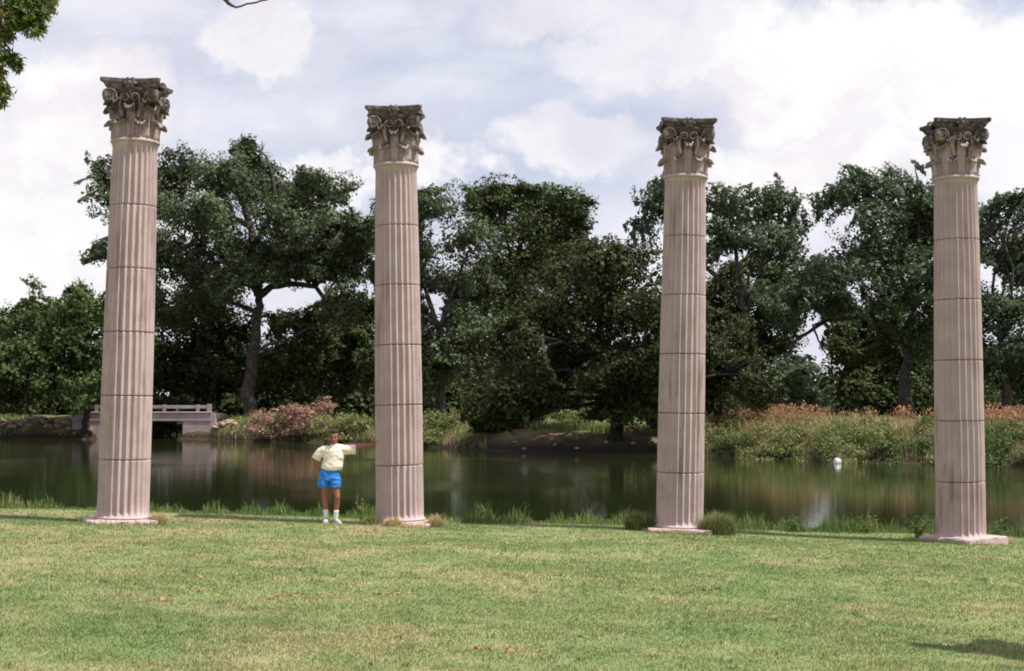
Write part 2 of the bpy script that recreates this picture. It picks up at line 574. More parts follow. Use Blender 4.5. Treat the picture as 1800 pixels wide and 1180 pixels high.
def drum_mesh(i):
    z0, z1 = i*DZ, (i+1)*DZ
    g = Geo()
    dep = 0.050
    lev = []
    gap = 0.006
    lo, hi = z0+gap, z1-gap
    if i == 0:
        # apophyge: foot flares out, flutes die away
        lev += [(0.098, 0.37, 0.0), (0.1, shaft_r(0)+0.040, 0.0), (0.118, shaft_r(0)+0.038, 0.002), (0.128, shaft_r(0)+0.020, 0.008), (0.15, shaft_r(0)+0.006, 0.018), (0.18, shaft_r(0), 0.028), (0.22, shaft_r(0), dep)]
    else:
        lev += [(lo, shaft_r(lo)-0.07, 0.0), (lo+0.001, shaft_r(lo)-0.006, dep), (lo+0.008, shaft_r(lo), dep), (lo+0.03, shaft_r(lo), dep)]
    n = 4
    for q in range(1, n):
        z = z0+(z1-z0)*q/n
        if i == 0 and q == 1:
            z = 0.45
        lev.append((z, shaft_r(z), dep))
    if i == 5:
        zt = 6.77-0.035
        lev += [(zt-0.12, shaft_r(zt), dep), (zt-0.085, shaft_r(zt), 0.03), (zt-0.06, shaft_r(zt), 0.018), (zt-0.045, shaft_r(zt)+0.001, 0.0), (zt, shaft_r(zt)+0.012, 0.0)]
    else:
        lev += [(hi-0.03, shaft_r(hi), dep), (hi-0.008, shaft_r(hi), dep), (hi-0.001, shaft_r(hi)-0.006, dep), (hi, shaft_r(hi)-0.07, 0.0)]
    g.loft([flute_ring(z, r, d) for z, r, d in lev], False)
    me = g.mesh('drum', True)
    return me


def lathe(prof, seg=64, name='lathe'):
    g = Geo()
    g.loft([[Vector((r*math.cos(2*math.pi*j/seg), r*math.sin(2*math.pi*j/seg), z)) for j in range(seg)] for r, z in prof])
    return g.mesh(name, True)


def core_mesh():
    return lathe([(0.36, 0.1), (0.372, 1.2), (0.36, 3.5), (0.325, 6.7)], 48, 'shaft_core')


def base_mesh():
    pr = [(0.46, 0.0)]
    for q in range(9):
        a = -math.pi/2+math.pi*q/8
        pr.append((0.482+0.036*math.cos(a), 0.055+0.036*math.sin(a)))
    pr += [(0.478, 0.094), (0.40, 0.097)]
    return lathe(pr, 72, 'base_moulding')


def plinth_mesh(half, h):
    g = Geo()
    N = 10
    rs = random.Random(int(half*100))
    ring = []
    c = 0.06
    corners = [(-half, -half), (half, -half), (half, half), (-half, half)]
    pts = []
    for a in range(4):
        p, q = Vector(corners[a]), Vector(corners[(a+1) % 4])
        d = (q-p).normalized()
        for t in range(N):
            w = p+d*c+(q-d*c-p-d*c)*(t/(N-1))
            pts.append(w)
    nin = 0.02
    def rr(z, ins, j=0.012):
        return [Vector((p.x*(1-ins)+rs.uniform(-j, j), p.y*(1-ins)+rs.uniform(-j, j), z+rs.uniform(-.006, .006))) for p in pts]
    g.loft([rr(-0.35, 0), rr(h-0.03, 0), rr(h-0.008, 0.012), rr(h, 0.045)])
    return g.mesh('plinth', False)


def astragal_mesh():
    z = 6.735
    pr = [(0.385, z-0.002), (0.405, z), (0.408, z+0.02)]
    for q in range(9):
        a = -math.pi/2+math.pi*q/8
        pr.append((0.402+0.030*math.cos(a), z+0.052+0.030*math.sin(a)))
    pr += [(0.398, z+0.085), (0.392, z+0.098), (0.37, z+0.10)]
    return lathe(pr, 64, 'astragal')


CZ = 6.82     # bottom of the capital bell
CH = 1.03     # capital height


def bell_r(z):
    return float(np.interp(z, [0, 0.12, 0.45, 0.62, 0.74, 0.82, 0.86], [0.358, 0.35, 0.36, 0.38, 0.42, 0.465, 0.48]))


def bell_mesh():
    pr = [(bell_r(z), CZ+z) for z in (0, 0.06, 0.12, 0.3, 0.45, 0.55, 0.62, 0.68, 0.74, 0.78, 0.82, 0.86, 0.875)]
    return lathe(pr, 64, 'capital')


def leaf_slab(prof, widths, seed, name, lobes=5, thick=0.02):
    """acanthus leaf: runs up the bell, curls out and down at the tip. prof: (r,z) list, angle 0 faces -Y"""
    n = len(prof)
    C = 9
    front, back = [], []
    for i, (r, z) in enumerate(prof):
        t = i/(n-1)
        i0, i1 = max(i-1, 0), min(i+1, n-1)
        tr, tzz = prof[i1][0]-prof[i0][0], prof[i1][1]-prof[i0][1]
        L = math.hypot(tr, tzz) or 1
        nr, nz = tzz/L, -tr/L      # outward normal in the r,z plane
        for j in range(C):
            s = j/(C-1)*2-1
            w = widths[i]*(1+0.22*math.sin(t*math.pi*lobes*2)*abs(s)**2)
            bulge = 0.026*math.cos(s*math.pi*3.0)*(0.7+0.3*t) - 0.05*s*s+0.020*math.exp(-(s*6)**2)
            rr = r+nr*bulge
            zz = z+nz*bulge-0.022*abs(s)**1.5*t
            a = w*s/max(r, 0.30)
            front.append(Vector((rr*math.sin(a), -rr*math.cos(a), CZ+zz)))
            rb, zb = rr-nr*thick*(1-abs(s)*0.5), zz-nz*thick*(1-abs(s)*0.5)
            back.append(Vector((rb*math.sin(a), -rb*math.cos(a), CZ+zb)))
    V = front+back
    o = n*C
    F = []
    for i in range(n-1):
        for j in range(C-1):
            a = i*C+j
            F.append((a, a+1, a+C+1, a+C))
            F.append((o+a+C, o+a+C+1, o+a+1, o+a))
    for i in range(n-1):
        a = i*C
        F.append((a+C, o+a+C, o+a, a))
        a = i*C+C-1
        F.append((a, o+a, o+a+C, a+C))
    for j in range(C-1):
        a = j
        F.append((a, o+a, o+a+1, a+1))
        a = (n-1)*C+j
        F.append((a+1, o+a+1, o+a, a))
    return py_mesh(name, V, F, True)


def leaf_profile(z0, z1, out):
    """rises along the bell, flicks outward, short curl down at the tip"""
    pr = []
    for q in range(7):
        z = z0+(z1-z0)*q/6
        pr.append((bell_r(z)+0.034+0.014*(q/6)**2, z))
    r0 = pr[-1][0]
    for dr, dz in ((.012, .030), (.032, .054), (.060, .068), (.088, .068), (.110, .056), (.122, .034), (.122, .012)):
        pr.append((r0+dr*out/0.1, z1+dz*out/0.1))
    return pr


def spiral_path(sgn, cx, cz, r0, turns, stem, y_face, y_corner):
    """volute in the plane of a face (face looks to -Y): stem rises, sweeps outward and winds in"""
    pts = []
    th0 = R(158)
    p0 = Vector((cx+r0*math.cos(th0), cz+r0*math.sin(th0)))
    tdir = Vector((math.sin(th0), -math.cos(th0)))
    sx, sz = stem
    b0, b3 = Vector((sx, sz)), p0
    b1, b2 = b0+Vector((0.0, 0.14)), p0-tdir*0.12
    for q in range(8):
        t = q/8
        pts.append(b0*(1-t)**3+b1*3*t*(1-t)**2+b2*3*t*t*(1-t)+b3*t**3)
    N = int(turns*14)
    for q in range(N+1):
        t = q/N
        th = th0-2*math.pi*turns*t
        r = r0*(1-t)**0.85+0.012
        pts.append(Vector((cx+r*math.cos(th), cz+r*math.sin(th))))
    out = []
    for p in pts:
        f = min(max((p.x-stem[0])/(cx+r0-stem[0]), 0), 1) if cx != stem[0] else 0
        out.append(Vector((sgn*p.x, y_face+(y_corner-y_face)*f, CZ+p.y)))
    return out


def volute_mesh(sgn):
    g = Geo()
    pts = spiral_path(sgn, 0.375, 0.735, 0.108, 1.9, (0.14, 0.36), -0.385, -0.450)
    n = len(pts)
    g.tube(pts, [0.030-0.012*(i/n) for i in range(n)], 7, True, 1.7)
    # eye and backing of the scroll
    c = Vector((sgn*0.375, -0.438, CZ+0.735))
    g.ellipsoid(c, (0.030, 0.035, 0.030), 8, 6)
    g.ellipsoid(c+Vector((-sgn*0.005, 0.035, 0)), (0.10, 0.03, 0.10), 12, 6)
    g.tube([(sgn*0.25, -0.27, CZ+0.62), (sgn*0.34, -0.36, CZ+0.74), (sgn*0.40, -0.42, CZ+0.845)], [0.05, 0.075, 0.05], 8)
    return g.mesh('volute', True)


def helix_mesh(sgn):
    g = Geo()
    # inner helix turns the other way, towards the middle of the face
    pts = spiral_path(-1, 0.0, 0.70, 0.062, 1.6, (-0.085, 0.40), 0, 0)
    out = []
    for p in pts:
        x = p.x*-1
        out.append(Vector((sgn*(0.085-(x-0.0)*1.0), -0.40-0.06*((p.z-CZ-0.4)/0.3), p.z)))
    n = len(out)
    g.tube(out, [0.020-0.008*(i/n) for i in range(n)], 6, True, 1.6)
    return g.mesh('helix', True)


def abacus_mesh():
    def outline(sc, sag, half=0.535, cut=0.05):
        pts = []
        for a in range(4):
            rot = Matrix.Rotation(a*math.pi/2, 2)
            N = 13
            for q in range(N):
                t = q/(N-1)*2-1
                x = t*(half-cut)
                y = -half+sag*(1-t*t)**0.9
                if abs(t) == 1:
                    y = -half
                pts.append(rot @ Vector((x*sc, y*sc)))
        return pts
    lev = [(0.86, 0.80), (0.89, 0.815), (0.895, 0.85), (0.915, 0.86), (0.945, 0.89), (0.965, 0.94), (0.98, 0.985), (1.03, 1.0), (1.045, 0.99)]
    g = Geo()
    g.loft([[Vector((p.x, p.y, CZ+z)) for p in outline(sc, 0.095)] for z, sc in lev])
    return g.mesh('abacus', False)


def fleuron_mesh():
    g = Geo()
    c = Vector((0, -0.485, CZ+0.955))
    rings = []
    for r, y in ((0.02, 0.07), (0.085, 0.06), (0.105, 0.02), (0.095, -0.015), (0.06, -0.03), (0.045, -0.012), (0.03, -0.045), (0.008, -0.055)):
        ring = []
        for j in range(30):
            a = 2*math.pi*j/30
            k = 1+0.20*math.cos(a*6)*(1 if r > 0.05 else 0)
            ring.append(c+Vector((r*k*math.cos(a), y, r*k*math.sin(a))))
        rings.append(ring)
    g.loft(rings)
    g.tube([c+Vector((0, 0.02, -0.07)), c+Vector((0, 0.06, -0.2)), c+Vector((0, 0.12, -0.32))], [0.022, 0.018, 0.02], 7)
    return g.mesh('fleuron', True)


COLS = [  # base px, D, tilt, plinth half, plinth rot, plinth height, dirt, label
    (219, 26.2, 0.021, 0.60, R(24), 0.5, 0.55, 'pinkish fluted stone column nearest the concrete bridge, with least blackened capital'),
    (704, 27.8, -0.0145, 0.56, R(4), 0.2, 0.72, 'pinkish fluted stone column the man in blue shorts leans his hand on'),
    (1193, 28.2, 0.022, 0.60, R(-6), 0.6, 0.85, 'pinkish fluted stone column with a low round bush on each side of its foot'),
    (1685, 27.5, -0.001, 0.585, R(33), 1.0, 1.05, 'pinkish fluted stone column with blackest capital and broad cracked plinth at its foot'),
]
COL_POS = []


def build_columns():
    shared = {
        'drum': [drum_mesh(i) for i in range(6)], 'base': base_mesh(), 'core': core_mesh(), 'astragal': astragal_mesh(),
    }
    shared['core'].materials.append(M['mortar'])
    for me in shared['drum']+[shared['base'], shared['astragal']]:
        me.materials.append(M['stone'])
    low = leaf_slab(leaf_profile(0.0, 0.225, 0.055), [.088, .092, .094, .094, .092, .090, .088, .088, .086, .082, .076, .066, .052, .034], 1, 'lower_leaf')
    upp = leaf_slab(leaf_profile(0.0, 0.49, 0.070), [.085, .085, .09, .098, .104, .106, .104, .10, .096, .088, .078, .066, .052, .034], 2, 'upper_leaf', 6)
    cau = leaf_slab(leaf_profile(0.30, 0.60, 0.06), [.04, .045, .05, .06, .065, .07, .07, .065, .06, .055, .05, .04, .03, .02], 3, 'stem_leaf', 3)
    parts = {'bell': bell_mesh(), 'abacus': abacus_mesh(), 'fleuron': fleuron_mesh(), 'low': low, 'upp': upp, 'cau': cau,
             'v1': volute_mesh(1), 'v2': volute_mesh(-1), 'h1': helix_mesh(1), 'h2': helix_mesh(-1)}
    for ci, (px, D, tilt, ph, pr, phh, dirt, label) in enumerate(COLS):
        x = (px-900)/FPX*D
        zb = tz(x, D)
        root = empty('stone_column', (x, D, zb), label, 'column', 'four fluted columns beside the pond')
        COL_POS.append((x, D, zb))
        root.rotation_euler = (0, tilt, 0)
        root.scale = (1, 1, 7.82/(CZ+CH+0.015))
        pm = plinth_mesh(ph, 0.03+phh*0.09)
        po = link('plinth', pm, 'stone', root, (-0.08 if ci == 0 else 0, 0, 0), pr)
        if ci == 3:
            po.location = (0.03, -0.05, 0.0)
            po.rotation_euler[0] = R(-1.0)
        link('base_moulding', shared['base'], None, root)
        link('shaft_core', shared['core'], None, root)
        for i in range(6):
            d = link('drum', shared['drum'][i], None, root)
            d.rotation_euler[2] = R(rng.uniform(-1.2, 1.2))
        link('astragal', shared['astragal'], None, root)
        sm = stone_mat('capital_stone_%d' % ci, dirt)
        bmt = stone_mat('capital_recess_shade_stone_%d' % ci, dirt, 0.8)  # bell darkened in colour to deepen the shade between leaves
        lmt = stone_mat('capital_lower_leaf_stone_%d' % ci, dirt, 0.38)  # lower leaves toned part-way to the same brown
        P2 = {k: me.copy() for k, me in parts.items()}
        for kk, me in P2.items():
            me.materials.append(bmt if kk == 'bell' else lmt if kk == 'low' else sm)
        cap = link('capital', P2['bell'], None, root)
        for a in range(8):
            link('acanthus_leaf', P2['low'], None, cap, (0, 0, 0), math.pi/4*a+math.pi/8)
            link('acanthus_leaf', P2['upp'], None, cap, (0, 0, 0), math.pi/4*a)
        for a in range(4):
            for s in (1, 2):
                link('volute', P2['v%d' % s], None, cap, (0, 0, 0), math.pi/2*a)
                link('helix', P2['h%d' % s], None, cap, (0, 0, 0), math.pi/2*a)
            link('fleuron', P2['fleuron'], None, cap, (0, 0, 0), math.pi/2*a)
            for s in (-1, 1):
                link('stem_leaf', P2['cau'], None, cap, (0, 0, 0), math.pi/2*a+s*R(28))
        link('abacus', P2['abacus'], None, cap)


build_columns()


# ------------------------------------------------------------------ leaves
def leaf_quads(C, N, size, aspect, seed=0, T=None):
    """rhombic leaf faces. C centres (n,3), N normals, size (n,)"""
    r = np.random.default_rng(seed)
    n = len(C)
    N = N/np.maximum(np.linalg.norm(N, axis=1, keepdims=True), 1e-6)
    A = T if T is not None else r.normal(size=(n, 3))
    A = A-N*np.sum(A*N, axis=1, keepdims=True)
    A = A/np.maximum(np.linalg.norm(A, axis=1, keepdims=True), 1e-6)
    B = np.cross(N, A)
    s = size[:, None]*0.5
    V = np.empty((n, 4, 3))
    V[:, 0] = C-A*s
    V[:, 1] = C+B*s*aspect-A*s*0.1+N*s*0.2
    V[:, 2] = C+A*s
    V[:, 3] = C-B*s*aspect-A*s*0.1+N*s*0.2
    F = np.arange(n*4).reshape(n, 4)
    return V.reshape(-1, 3), F


def warp(C, amp, seed):
    """pushes leaf positions about so that crown outlines turn ragged"""
    r = np.random.default_rng(seed+500)
    out = C.copy()
    for f, a in ((0.55, 0.55), (1.3, 0.30), (3.1, 0.13)):
        for ax in range(3):
            k1, k2 = r.normal(size=3)*f, r.normal(size=3)*f
            out[:, ax] += amp*a*(np.sin(C@k1+r.uniform(0, 6))+np.sin(C@k2+r.uniform(0, 6)))
    return out


def rand_dirs(r, n):
    v = r.normal(size=(n, 3))
    return v/np.linalg.norm(v, axis=1, keepdims=True)


def lobe_leaves(r, c, rad, dens, size, sub=16, fill=0.25, subr=(0.26, 0.46)):
    """leaf clumps spread through an ellipsoid. returns centres, normals, sizes, sub centres"""
    c = np.array(c)
    rad = np.array(rad)
    nsub = sub
    d = rand_dirs(r, nsub)
    rr = r.uniform(0.40, 1.0, (nsub, 1))
    sc = c+d*rad*rr
    C, N = [], []
    area = (rad[0]*rad[2]+rad[0]*rad[1]+rad[1]*rad[2])/3
    tot = int(dens*area)
    per = max(3, int(tot*(1-fill)/nsub))
    for q in range(nsub):
        sr = r.uniform(*subr)*rad
        dd = rand_dirs(r, per)
        u = r.uniform(0.15, 1.0, (per, 1))**0.5
        pp = sc[q]+dd*sr*u
        C.append(pp)
        N.append(dd*0.75+d[q]*0.45+np.array([0, 0, 0.45])+r.normal(size=(per, 3))*0.50)
    nf = int(tot*fill)
    dd = rand_dirs(r, nf)
    C.append(c+dd*rad*r.uniform(0, 1, (nf, 1))**0.5*0.80)
    N.append(dd*0.6+np.array([0, 0, 0.4])+r.normal(size=(nf, 3))*0.6)
    C = np.concatenate(C)
    N = np.concatenate(N)
    sz = size*r.uniform(0.6, 1.25, len(C))
    if nf:
        sz[-nf:] *= 1.6
    return C, N, sz, sc


def bent(p, q, r, bow=0.12, n=6):
    """wandering branch from p to q"""
    p, q = Vector(p), Vector(q)
    L = (q-p).length
    off = Vector(r.normal(size=3))*L*bow
    off.z = abs(off.z)*0.6
    pts = []
    for i in range(n+1):
        t = i/n
        w = math.sin(math.pi*t)
        jit = Vector(r.normal(size=3))*L*0.018*w
        pts.append(p.lerp(q, t)+off*w+jit)
    return pts


TREE_COUNT = [0]


def tree(name, label, cat, D, trunk_px, trunk_r, lobes, leaf, bark='bark', dens=300, size=0.30, sub=16, fill=0.22,
         limbs=(), depth=0.9, group=None, seed=1, dD=2.0, aspect=0.62, sink=0.3, lobe_k=1.06, auto_limbs=True, subr=(0.17, 0.40)):
    """trunk_px: list of photo points along the trunk; lobes: (px,py,rx,ry[,depth offset])"""
    r = np.random.default_rng(seed)
    dens *= 1.65
    fill += 0.10
    size *= 0.86
    b = P(trunk_px[0][0], trunk_px[0][1], D)
    b.z = tz(b.x, b.y)-0.02
    root = empty(name, b, label, cat, group)
    tp = [Vector((b.x, b.y, b.z-sink))]+[P(x, y, D) for x, y in trunk_px[1:]]
    # trunk
    g = Geo()
    pts = []
    for i in range(len(tp)-1):
        for q in range(4):
            t = q/4
            p = tp[i].lerp(tp[i+1], t)
            if i or q:
                p = p+Vector((r.normal()*trunk_r*0.18, r.normal()*trunk_r*0.18, 0))
            pts.append(p)
    pts.append(tp[-1])
    n = len(pts)
    rad = [trunk_r*(1.0-0.5*i/(n-1)) for i in range(n)]
    rad[0] *= 1.45
    if n > 2:
        rad[1] *= 1.12
    g.tube([p-b for p in pts], rad, 9)
    nodes = [(p, rad[i]) for i, p in enumerate(pts)][max(1, n//2):]
    for lm in limbs:           # limbs seen in the photograph: (thickness, [(px,py,dD)...])
        th, q = lm
        lp = [P(x, y, D+(dd[0] if dd else 0)) for x, y, *dd in q]
        fine = []
        for i in range(len(lp)-1):
            for s in range(3):
                fine.append(lp[i].lerp(lp[i+1], s/3)+Vector(r.normal(size=3))*th*0.25*(1 if i or s else 0))
        fine.append(lp[-1])
        m = len(fine)
        rr = [th*(1-0.62*i/(m-1)) for i in range(m)]
        g.tube([p-b for p in fine], rr, 7)
        nodes += [(p, rr[i]) for i, p in enumerate(fine)][m//3:]
    AC, AN, AS = [], [], []
    for lb in lobes:
        px, py, rx, ry = lb[:4]
        off = lb[4] if len(lb) > 4 else r.uniform(-1, 1)*dD
        c = P(px, py, D+off)
        k = (D+off)/FPX*lobe_k
        R3 = (rx*k, max(rx, ry)*k*depth, ry*k)
        ns = max(10, int(sub*1.5*(rx*ry/2500.0)**0.5))
        C, N, sz, sc = lobe_leaves(r, c, R3, dens, size, ns, fill, subr)
        AC.append(C), AN.append(N), AS.append(sz)
        if not auto_limbs:
            continue
        # limb from the nearest lower node of the skeleton into this lobe
        best = min(nodes, key=lambda q: (q[0]-c).length+max(0, q[0].z-c.z)*1.5)
        th = min(best[1]*0.75, max(0.06, trunk_r*0.34))
        pth = bent(best[0], c, r, 0.10, 6)
        g.tube([p-b for p in pth], [th*(1-0.6*i/6) for i in range(7)], 6)
        for q in range(0, len(sc), 2):
            e = Vector(sc[q])
            st = pth[4] if q % 4 else pth[5]
            g.tube([p-b for p in bent(st, e, r, 0.08, 3)], [th*0.36, th*0.28, th*0.2, th*0.1], 5)
    link('trunk', g.mesh('trunk', True), bark, root)
    C = warp(np.concatenate(AC)-np.array(b), 0.95*D/120, seed)
    V, F = leaf_quads(C, np.concatenate(AN), np.concatenate(AS), aspect, seed)
    link('crown', np_mesh('crown', V, F), leaf, root)
    TREE_COUNT[0] += len(F)
    return root


def build_trees():
    TG = 'trees on the far bank'
    # --- the big cottonwood between the first two columns
    tree('cottonwood_tree', 'tallest spreading cottonwood with forked trunk behind the two left columns', 'tree', 124,
         [(440, 726), (437, 690), (446, 620), (450, 560), (456, 518)], 0.62,
         [(455, 262, 38, 32), (400, 305, 62, 46), (480, 325, 72, 50), (335, 300, 48, 40), (580, 310, 60, 36), (592, 392, 66, 48), (505, 400, 72, 52),
          (365, 378, 74, 52), (425, 432, 74, 46), (565, 455, 78, 46), (330, 462, 56, 50), (622, 470, 42, 56), (176, 322, 36, 46), (158, 428, 34, 24),
          (222, 395, 34, 44), (285, 330, 50, 50), (255, 450, 62, 52), (606, 540, 46, 36), (318, 540, 56, 50), (235, 545, 48, 46), (385, 490, 46, 34), (635, 400, 34, 44),
          (540, 345, 40, 34), (500, 458, 60, 34), (415, 478, 56, 30), (545, 482, 50, 18), (470, 440, 40, 30)],
         'cotton', dens=430, size=0.30, sub=20, fill=0.16, seed=3, group=TG, dD=4.0,
         limbs=((0.36, [(456, 520), (480, 505), (515, 499), (560, 506), (600, 560)]), (0.42, [(455, 520), (446, 450), (440, 395), (424, 340), (395, 300)]),
                (0.30, [(446, 440), (470, 385), (484, 345), (470, 280)]), (0.24, [(440, 400), (390, 375), (340, 350), (250, 400), (180, 420)]),
                (0.22, [(484, 400), (530, 380), (570, 355), (600, 345), (630, 330)]), (0.20, [(450, 470), (400, 460), (340, 470), (260, 470)]),
                (0.17, [(447, 625), (470, 606), (505, 598), (545, 575)])))
    # --- dark trees behind, under the cottonwood's crown
    tree('understory_tree', 'dark rounded tree beneath the cottonwood, just right of the leftmost column', 'tree', 134,
         [(345, 722), (345, 660), (350, 600)], 0.3,
         [(320, 600, 60, 52), (385, 612, 52, 55), (300, 660, 60, 50), (380, 672, 60, 46), (340, 640, 60, 50), (250, 620, 50, 60), (230, 670, 60, 50), (420, 580, 34, 36), (300, 560, 50, 40), (395, 555, 44, 34), (400, 522, 40, 26), (345, 515, 50, 36), (440, 640, 34, 50)],
         'dark', 'dark_bark', dens=330, size=0.34, seed=5, group=TG)
    tree('understory_tree', 'low bushy green tree left of the second column, under the cottonwood limb', 'tree', 131,
         [(585, 722), (582, 670), (585, 630)], 0.28,
         [(520, 600, 54, 50), (590, 600, 54, 46), (640, 610, 50, 60), (500, 660, 60, 46), (575, 660, 66, 46), (640, 670, 50, 46), (700, 640, 50, 60), (540, 560, 30, 26), (690, 560, 34, 60), (455, 655, 50, 50), (555, 625, 60, 40), (566, 538, 40, 20), (610, 545, 40, 34), (505, 556, 34, 18), (560, 565, 50, 24), (640, 540, 30, 40), (485, 570, 26, 26), (690, 500, 34, 60)],
         'mid', 'dark_bark', dens=330, size=0.33, seed=6, group=TG)
    # --- left: low bright tree by the bridge
    tree('bushy_tree', 'low bushy bright green tree at the far left beside the bridge', 'tree', 118.6,
         [(153, 765), (153, 735), (150, 700), (140, 660)], 0.34,
         [(125, 560, 60, 48), (70, 572, 56, 44), (20, 590, 52, 44), (150, 612, 48, 56), (85, 640, 72, 50), (15, 655, 62, 50), (150, 545, 44, 34), (-50, 600, 70, 56), (60, 688, 76, 26), (140, 672, 50, 40), (180, 560, 30, 40), (-40, 670, 60, 44)],
         'bright', 'dark_bark', dens=420, size=0.30, seed=8, group=TG, fill=0.3, dD=3)
    tree('sparse_tree', 'small thin-crowned tree peeping above the low bushy tree at far left', 'tree', 150,
         [(50, 722), (50, 600), (52, 530)], 0.2, [(52, 512, 20, 14), (42, 545, 26, 20), (65, 540, 22, 18)], 'cotton', dens=170, size=0.32, seed=9, group=TG)
    # --- right of the second column
    tree('cottonwood_tree', 'grey-green cottonwood with forked trunk close right of the second column', 'tree', 118,
         [(778, 728), (776, 640), (772, 575)], 0.42,
         [(770, 375, 46, 30), (822, 425, 52, 40), (745, 440, 44, 52), (815, 492, 60, 34), (845, 560, 52, 44), (745, 585, 40, 34), (795, 632, 62, 46), (728, 372, 44, 32), (690, 420, 44, 52), (850, 620, 50, 50), (740, 660, 56, 50), (860, 500, 46, 40), (690, 500, 40, 40), (838, 530, 40, 40, 6), (735, 520, 34, 44, 6), (756, 560, 34, 36, 7), (772, 490, 30, 30, 6), (815, 545, 34, 30, 7), (750, 630, 50, 40, 6), (800, 590, 40, 34, 5)],
         'cotton', dens=390, size=0.30, seed=10, group=TG, fill=0.17,
         limbs=((0.26, [(772, 578), (760, 545), (745, 500), (735, 430)]), (0.24, [(774, 575), (790, 540), (800, 505), (825, 440)])))
    tree('round_crowned_tree', 'tall round-topped green tree midway between the second and third columns', 'tree', 124,
         [(905, 728), (905, 600), (910, 500)], 0.45,
         [(868, 358, 58, 42), (962, 362, 66, 44), (1005, 385, 36, 38), (922, 415, 74, 46), (838, 375, 40, 32), (1000, 430, 50, 40), (885, 465, 60, 50), (960, 470, 70, 50), (915, 345, 40, 28), (1030, 420, 20, 24), (900, 550, 70, 60)],
         'mid', dens=430, size=0.30, seed=11, group=TG, fill=0.22)
    # --- big dark tree at the water's edge
    tree('dark_shade_tree', 'large dark dense shade tree at the water edge left of the third column', 'tree', 84.0,
         [(1082, 772), (1082, 730), (1075, 690), (1070, 650)], 0.42,
         [(1000, 478, 84, 42), (1085, 470, 80, 40), (945, 540, 76, 52), (1050, 548, 96, 64), (1150, 535, 84, 60), (1240, 560, 70, 56), (1300, 598, 50, 52), (915, 605, 54, 54), (1000, 630, 90, 56),
          (1100, 640, 90, 56), (1250, 650, 84, 52), (1180, 620, 80, 60), (895, 660, 50, 40), (1320, 655, 36, 44), (1130, 695, 80, 34), (1240, 705, 70, 28), (960, 685, 60, 26), (1125, 728, 46, 22), (905, 700, 50, 34), (1180, 725, 50, 24), (870, 720, 40, 36), (1065, 722, 34, 18), (1105, 742, 40, 20, -2), (1155, 742, 44, 22, -2)],
         'dark', 'dark_bark', dens=560, size=0.25, seed=12, group=TG, fill=0.3, sub=22, dD=5.2, depth=0.9)
    # --- behind the third column
    tree('cottonwood_tree', 'open-crowned cottonwood behind the third column with sky showing between its trunks', 'tree', 116,
         [(1308, 728), (1308, 620), (1312, 545)], 0.4,
         [(1150, 345, 42, 42), (1135, 398, 28, 34), (1288, 368, 54, 42), (1358, 366, 54, 40), (1392, 405, 34, 36), (1330, 415, 66, 32), (1262, 420, 40, 36), (1092, 428, 24, 16), (1200, 380, 40, 50), (1215, 340, 40, 36),
          (1390, 452, 26, 20), (1240, 460, 30, 26)],
         'cotton2', dens=430, size=0.29, seed=13, group=TG, fill=0.17, limbs=((0.26, [(1312, 548), (1300, 500), (1294, 445), (1285, 390)]), (0.24, [(1314, 545), (1330, 500), (1343, 450), (1358, 400)]),
                                                                            (0.2, [(1300, 520), (1240, 470), (1170, 440), (1100, 452)]), (0.12, [(1310, 535), (1318, 480), (1322, 430)])))
    tree('background_tree', 'dark tree half hidden between the third column and the arching limb', 'tree', 130,
         [(1330, 724), (1330, 640), (1332, 590)], 0.3,
         [(1270, 520, 56, 44), (1345, 545, 44, 46), (1352, 600, 44, 50), (1290, 590, 56, 56), (1300, 660, 60, 50), (1370, 660, 44, 40), (1385, 560, 24, 26), (1230, 560, 50, 60), (1362, 505, 40, 32), (1225, 490, 30, 40), (1318, 470, 26, 16), (1285, 490, 34, 26), (1345, 480, 30, 20)],
         'mid', 'dark_bark', dens=330, size=0.33, seed=27, group=TG)
    tree('background_tree', 'mid green tree behind the arching cottonwood limb', 'tree', 128,
         [(1530, 724), (1530, 640), (1530, 600)], 0.3,
         [(1500, 560, 44, 30), (1560, 560, 50, 36), (1490, 600, 34, 34), (1530, 610, 50, 40), (1620, 600, 60, 50), (1680, 560, 50, 60), (1470, 545, 30, 18)],
         'mid', 'dark_bark', dens=330, size=0.33, seed=28, group=TG)
    # --- left of the fourth column
    tree('cottonwood_tree', 'tall grey-green cottonwood with arching low limb just left of the fourth column', 'tree', 110,
         [(1596, 728), (1590, 660), (1594, 600), (1606, 540)], 0.5,
         [(1500, 338, 50, 34), (1458, 350, 34, 24), (1568, 348, 58, 38), (1626, 345, 44, 44), (1612, 290, 15, 12), (1545, 440, 72, 46), (1604, 415, 70, 56), (1484, 468, 66, 46), (1560, 512, 60, 40), (1415, 500, 66, 40), (1372, 540, 44, 34),
          (1645, 500, 60, 70), (1655, 400, 56, 56), (1455, 535, 60, 28), (1540, 395, 40, 34), (1640, 580, 50, 50)],
         'cotton2', dens=440, size=0.29, seed=14, group=TG, fill=0.18, dD=3,
         limbs=((0.24, [(1592, 610), (1560, 570), (1505, 558), (1450, 564), (1405, 592), (1378, 632)]), (0.12, [(1450, 566), (1428, 572), (1440, 600), (1452, 622)]), (0.25, [(1606, 545), (1580, 480), (1540, 420), (1510, 370)]),
                (0.24, [(1606, 545), (1620, 470), (1615, 400), (1612, 310)])))
